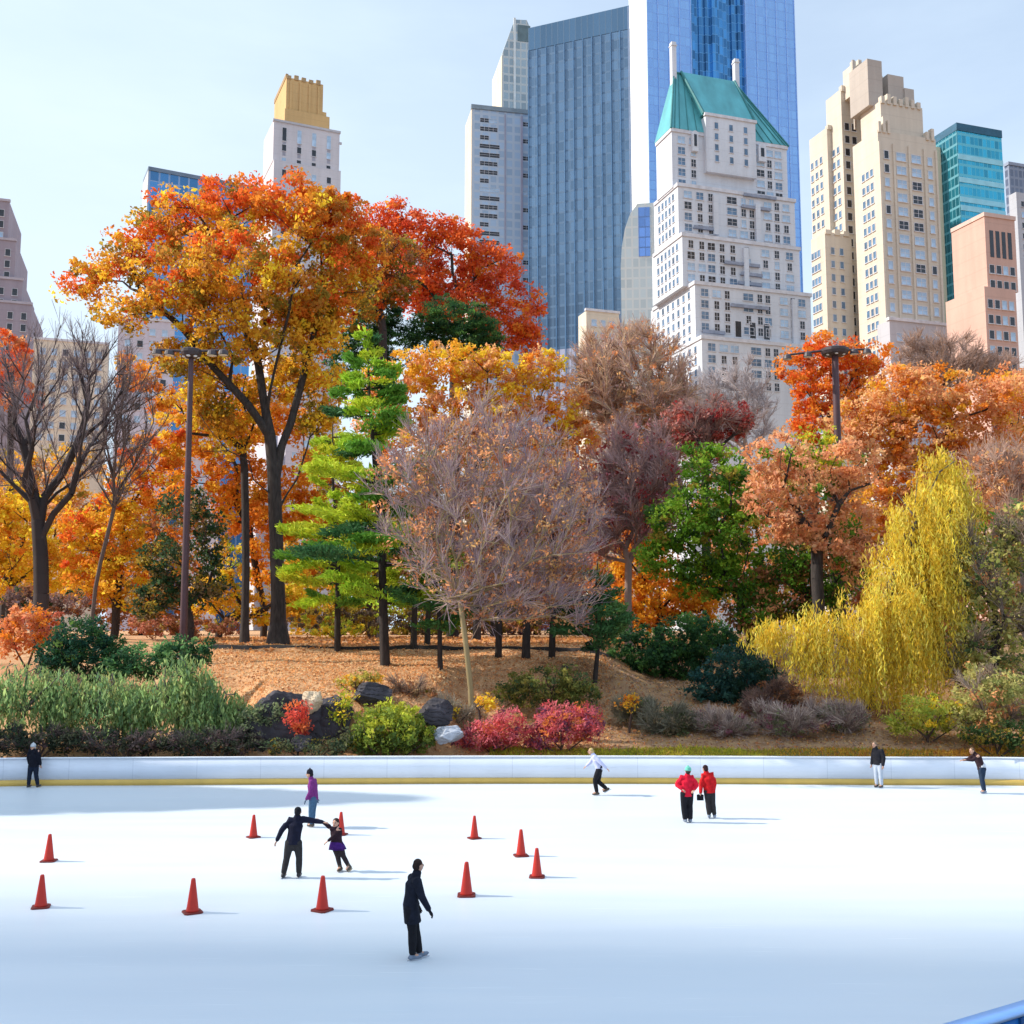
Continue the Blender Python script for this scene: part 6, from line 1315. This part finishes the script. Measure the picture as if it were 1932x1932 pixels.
# ------------------------------------------------------------------ rocks
def rock(label, px, py, rx, ry, Y, mat, seed, cat='rock', dy=.8):
    c = at(px, py, Y); s = Y / F; bm = bmesh.new(); bmesh.ops.create_icosphere(bm, subdivisions=5, radius=1)
    rg = np.random.default_rng(seed); pl = [(unit(rg.normal(0, 1, (1, 3)))[0], rg.uniform(.55, .9)) for _ in range(16)]
    for v in bm.verts:
        p = np.array(v.co)
        for nn, d in pl:
            e = p @ nn - d
            if e > 0: p = p - nn * e
        nv = mnoise.noise(Vector(p * 2.2 + seed)); n2 = mnoise.noise(Vector(p * 7 + seed)); st_ = abs(((p[2] * 3.1 + p[0] * .9 + nv * .6) % 1) - .5)
        p = p * (1 + .10 * nv + .05 * n2 - .10 * max(0, .12 - st_) / .12)
        v.co = (p[0] * rx * s, p[1] * dy, p[2] * ry * s)
    me = bpy.data.meshes.new('boulder'); bm.to_mesh(me); bm.free(); me.materials.append(mat)
    o = link(bpy.data.objects.new('boulder', me)); o.location = [float(x) for x in c]; tag(o, label, cat, 'rocks on the bank'); return o
rock('large dark schist outcrop behind the small coral shrub', 555, 1365, 82, 72, 44.5, M['rock'], 3, dy=.9)
rock('tall dark rock slab right of the warm pale rock wedge', 632, 1370, 40, 62, 44.4, M['rock'], 5, dy=.7)
rock('warm pale rock wedge between two dark rocks', 588, 1325, 20, 30, 43.9, M['rock_warm'], 8, dy=.4)
rock('dark purple rock at the left end of the outcrop', 490, 1385, 36, 46, 44.2, M['rock'], 13, dy=.6)
rock('dark boulder above the round yellow green bush', 697, 1312, 46, 24, 44.9, M['rock'], 21, dy=.7)
rock('dark boulder right of the round yellow green bush', 822, 1346, 38, 28, 44.3, M['rock'], 34, dy=.7)
rock('pale blue grey boulder left of the crimson shrubs', 850, 1384, 32, 24, 43.3, M['rock_pale'], 55, dy=.5)
rock('small grey stone at the foot of the dark outcrop', 572, 1405, 24, 20, 43.0, M['rock'], 66, dy=.3)
rock('grey boulder on the slope under the low dark pine', 1066, 1266, 18, 14, 52, M['rock'], 71, dy=.5)

# ------------------------------------------------------------------ ground cover
def scatter(name, n, ur, yr, pal, size, lift=.02, upright=False, aspect=.6, dens=None):
    y = RNG.uniform(yr[0], yr[1], n); u = RNG.uniform(ur[0], ur[1], n); x = (u - CX) * y / F; z = terrain(x, y) + lift
    c = np.array([p[0] for p in pal]); w = np.array([p[1] for p in pal], float); w /= w.sum()
    pn = (np.sin(x * 1.3 + y * .7) + np.sin(x * .5 - y * 1.1)) * .25
    k = np.clip(((RNG.random(n) * .7 + .15 + pn * .35) * len(pal)).astype(int), 0, len(pal) - 1)
    col = c[k] * RNG.uniform(.7, 1.25, (n, 1))
    P = np.stack([x, y, z], 1)
    if upright: P[:, 2] += size * .35
    o = leaves(name, P, np.full(n, size), np.clip(col, 0, .95), LEAF, None, (0, 0, 0), aspect, np.array([0, 0, 1.0]) if upright else None, .45 if upright else 1)
    o['kind'] = 'stuff'; return o
scatter('fallen_leaves', 34000, (380, 1150), (43.4, 62), [((.66, .30, .12), 1), ((.82, .41, .17), 2), ((.85, .50, .24), 1.6), ((.80, .60, .36), 1.3), ((.46, .21, .10), .6)], .12)
scatter('fallen_leaves', 16000, (1120, 1980), (42.9, 60), [((.40, .20, .12), 1), ((.66, .28, .12), 1.3), ((.72, .42, .15), 1), ((.52, .36, .28), 1), ((.32, .22, .17), 1)], .12)
scatter('fallen_leaves', 9000, (380, 1400), (58, 90), [((.62, .27, .09), 1), ((.70, .36, .13), 1), ((.50, .22, .1), 1)], .26)
scatter('grass', 12000, (925, 1460), (42.75, 44.6), [((.44, .46, .06), 1), ((.66, .58, .06), 1.4), ((.55, .36, .09), .8)], .2, 0, True, .2)
scatter('grass', 9000, (1440, 1980), (42.75, 44.6), [((.62, .28, .06), 1), ((.74, .44, .06), 1.3), ((.36, .34, .07), .7)], .17, 0, True, .25)
scatter('grass', 4000, (480, 930), (42.75, 43.3), [((.06, .10, .04), 1), ((.14, .15, .06), 1)], .2, 0, True, .25)
st = MB(); a, b_, c_ = hit(1392, 1338), hit(1428, 1340), hit(1496, 1385)
a = a + [0, 0, .1]; c_ = c_ + np.array([0, 0, .08]); m2 = b_ + np.array([0, 0, .6])
st.tube([a, (a + m2) / 2 + [0, 0, .2], m2, (m2 + c_) / 2 + [0, 0, .12], c_], [.03, .03, .028, .025, .02], 6)
tag(st.build('fallen_branch', M['rock_warm']), 'long pale fallen branch arching over the purple grey twig heaps', 'branch')

# ------------------------------------------------------------------ unseen evergreens added left of the view to shade the far left ice
def shade_tree(label, x, y, H, r):
    b = np.array([x, y, .2]); root = empty('unseen_spruce', b, label, 'tree')
    n = 9000; f = RNG.random(n) ** .8; a = RNG.uniform(0, 6.283, n); R_ = r * (1 - f) ** .6 * RNG.uniform(.2, 1, n) ** .5
    P = b + np.stack([R_ * np.cos(a), R_ * np.sin(a), 1.5 + f * (H - 1.5)], 1)
    o = leaves('crown', P, np.full(n, .9), np.tile([[.03, .08, .03]], (n, 1)) * RNG.uniform(.7, 1.3, (n, 1)), NEEDLE, root, b, .5); o.location = (0, 0, 0)
    t = MB(); t.tube([(0, 0, 0), (0, 0, H * .5), (0, 0, H - .5)], [.35, .2, .05], 8); t.build('trunk', M['bark'], root)
shade_tree('unseen broad spruce added left of the view to shade the far left ice', -44, 40.8, 27.5, 7.5)
shade_tree('unseen tall spruce added left of the view to shade the far ice', -47, 41.6, 31.5, 5.0)
# ------------------------------------------------------------------ sky and sun
EL, AZ = R(36), R(4)      # the sun stands left of the view and slightly ahead
sd = np.array([-math.cos(AZ) * math.cos(EL), math.sin(AZ) * math.cos(EL), math.sin(EL)])
ld = bpy.data.lights.new('sun', 'SUN'); ld.energy = 3.6; ld.angle = R(.8); ld.color = (1.0, .93, .82)
lo = link(bpy.data.objects.new('sun', ld)); lo.location = (-60, 10, 60); lo.rotation_euler = Vector(sd).to_track_quat('Z', 'Y').to_euler()
w = bpy.data.worlds.new("World"); scene.world = w; w.use_nodes = True; nt = w.node_tree; nt.nodes.clear()
out = N(nt, "ShaderNodeOutputWorld"); bg = N(nt, "ShaderNodeBackground"); sky = N(nt, "ShaderNodeTexSky")
sky.sky_type = 'NISHITA'; sky.sun_disc = False; sky.sun_elevation = EL; sky.sun_rotation = math.atan2(sd[0], sd[1])
sky.altitude = 20; sky.air_density = 1.0; sky.dust_density = 1.2; sky.ozone_density = 2.0
# thin pale cloud veil, thicker towards the horizon and the sunny side
tc = N(nt, "ShaderNodeTexCoord"); sep = N(nt, "ShaderNodeSeparateXYZ"); nt.links.new(tc.outputs["Generated"], sep.inputs[0])
mp = N(nt, "ShaderNodeMapping"); mp.inputs["Scale"].default_value = (1.2, 1.2, 4.5); nt.links.new(tc.outputs["Generated"], mp.inputs[0])
cl = noise(nt, mp.outputs[0], 2.2, 6, .55)
veil = ramp(nt, cl, [(.38, 0.0), (.70, 1.0)])
mr = N(nt, "ShaderNodeMapRange"); nt.links.new(sep.outputs[2], mr.inputs[0]); mr.inputs[1].default_value = .0; mr.inputs[2].default_value = .55; mr.inputs[3].default_value = 1.0; mr.inputs[4].default_value = .50
ml = N(nt, "ShaderNodeMapRange"); nt.links.new(sep.outputs[0], ml.inputs[0]); ml.inputs[1].default_value = -.45; ml.inputs[2].default_value = .5; ml.inputs[3].default_value = .28; ml.inputs[4].default_value = -.10
fac = math_n(nt, 'ADD', math_n(nt, 'ADD', mr.outputs[0], ml.outputs[0]), math_n(nt, 'MULTIPLY', veil, .20)); c_ = N(nt, "ShaderNodeClamp"); nt.links.new(fac, c_.inputs[0])
col = mixc(nt, c_.outputs[0], sky.outputs[0], (3.75, 4.5, 5.3))
# brightness added to the unseen sky overhead to lift the shade below
hi = N(nt, "ShaderNodeMapRange"); nt.links.new(sep.outputs[2], hi.inputs[0]); hi.inputs[1].default_value = .58; hi.inputs[2].default_value = .85; hi.inputs[3].default_value = 0.0; hi.inputs[4].default_value = .9
col = mixc(nt, hi.outputs[0], col, (4.8, 6.2, 7.9))
nt.links.new(col, bg.inputs[0]); bg.inputs[1].default_value = .14; nt.links.new(bg.outputs[0], out.inputs[0])
scene.view_settings.view_transform = 'Standard'; scene.view_settings.look = 'None'; scene.view_settings.gamma = 1.0; scene.view_settings.exposure = 0.68
scene.view_settings.use_curve_mapping = False
scene.cycles.max_bounces = 6; scene.cycles.diffuse_bounces = 3; scene.cycles.glossy_bounces = 3; scene.cycles.transmission_bounces = 3; scene.cycles.transparent_max_bounces = 4
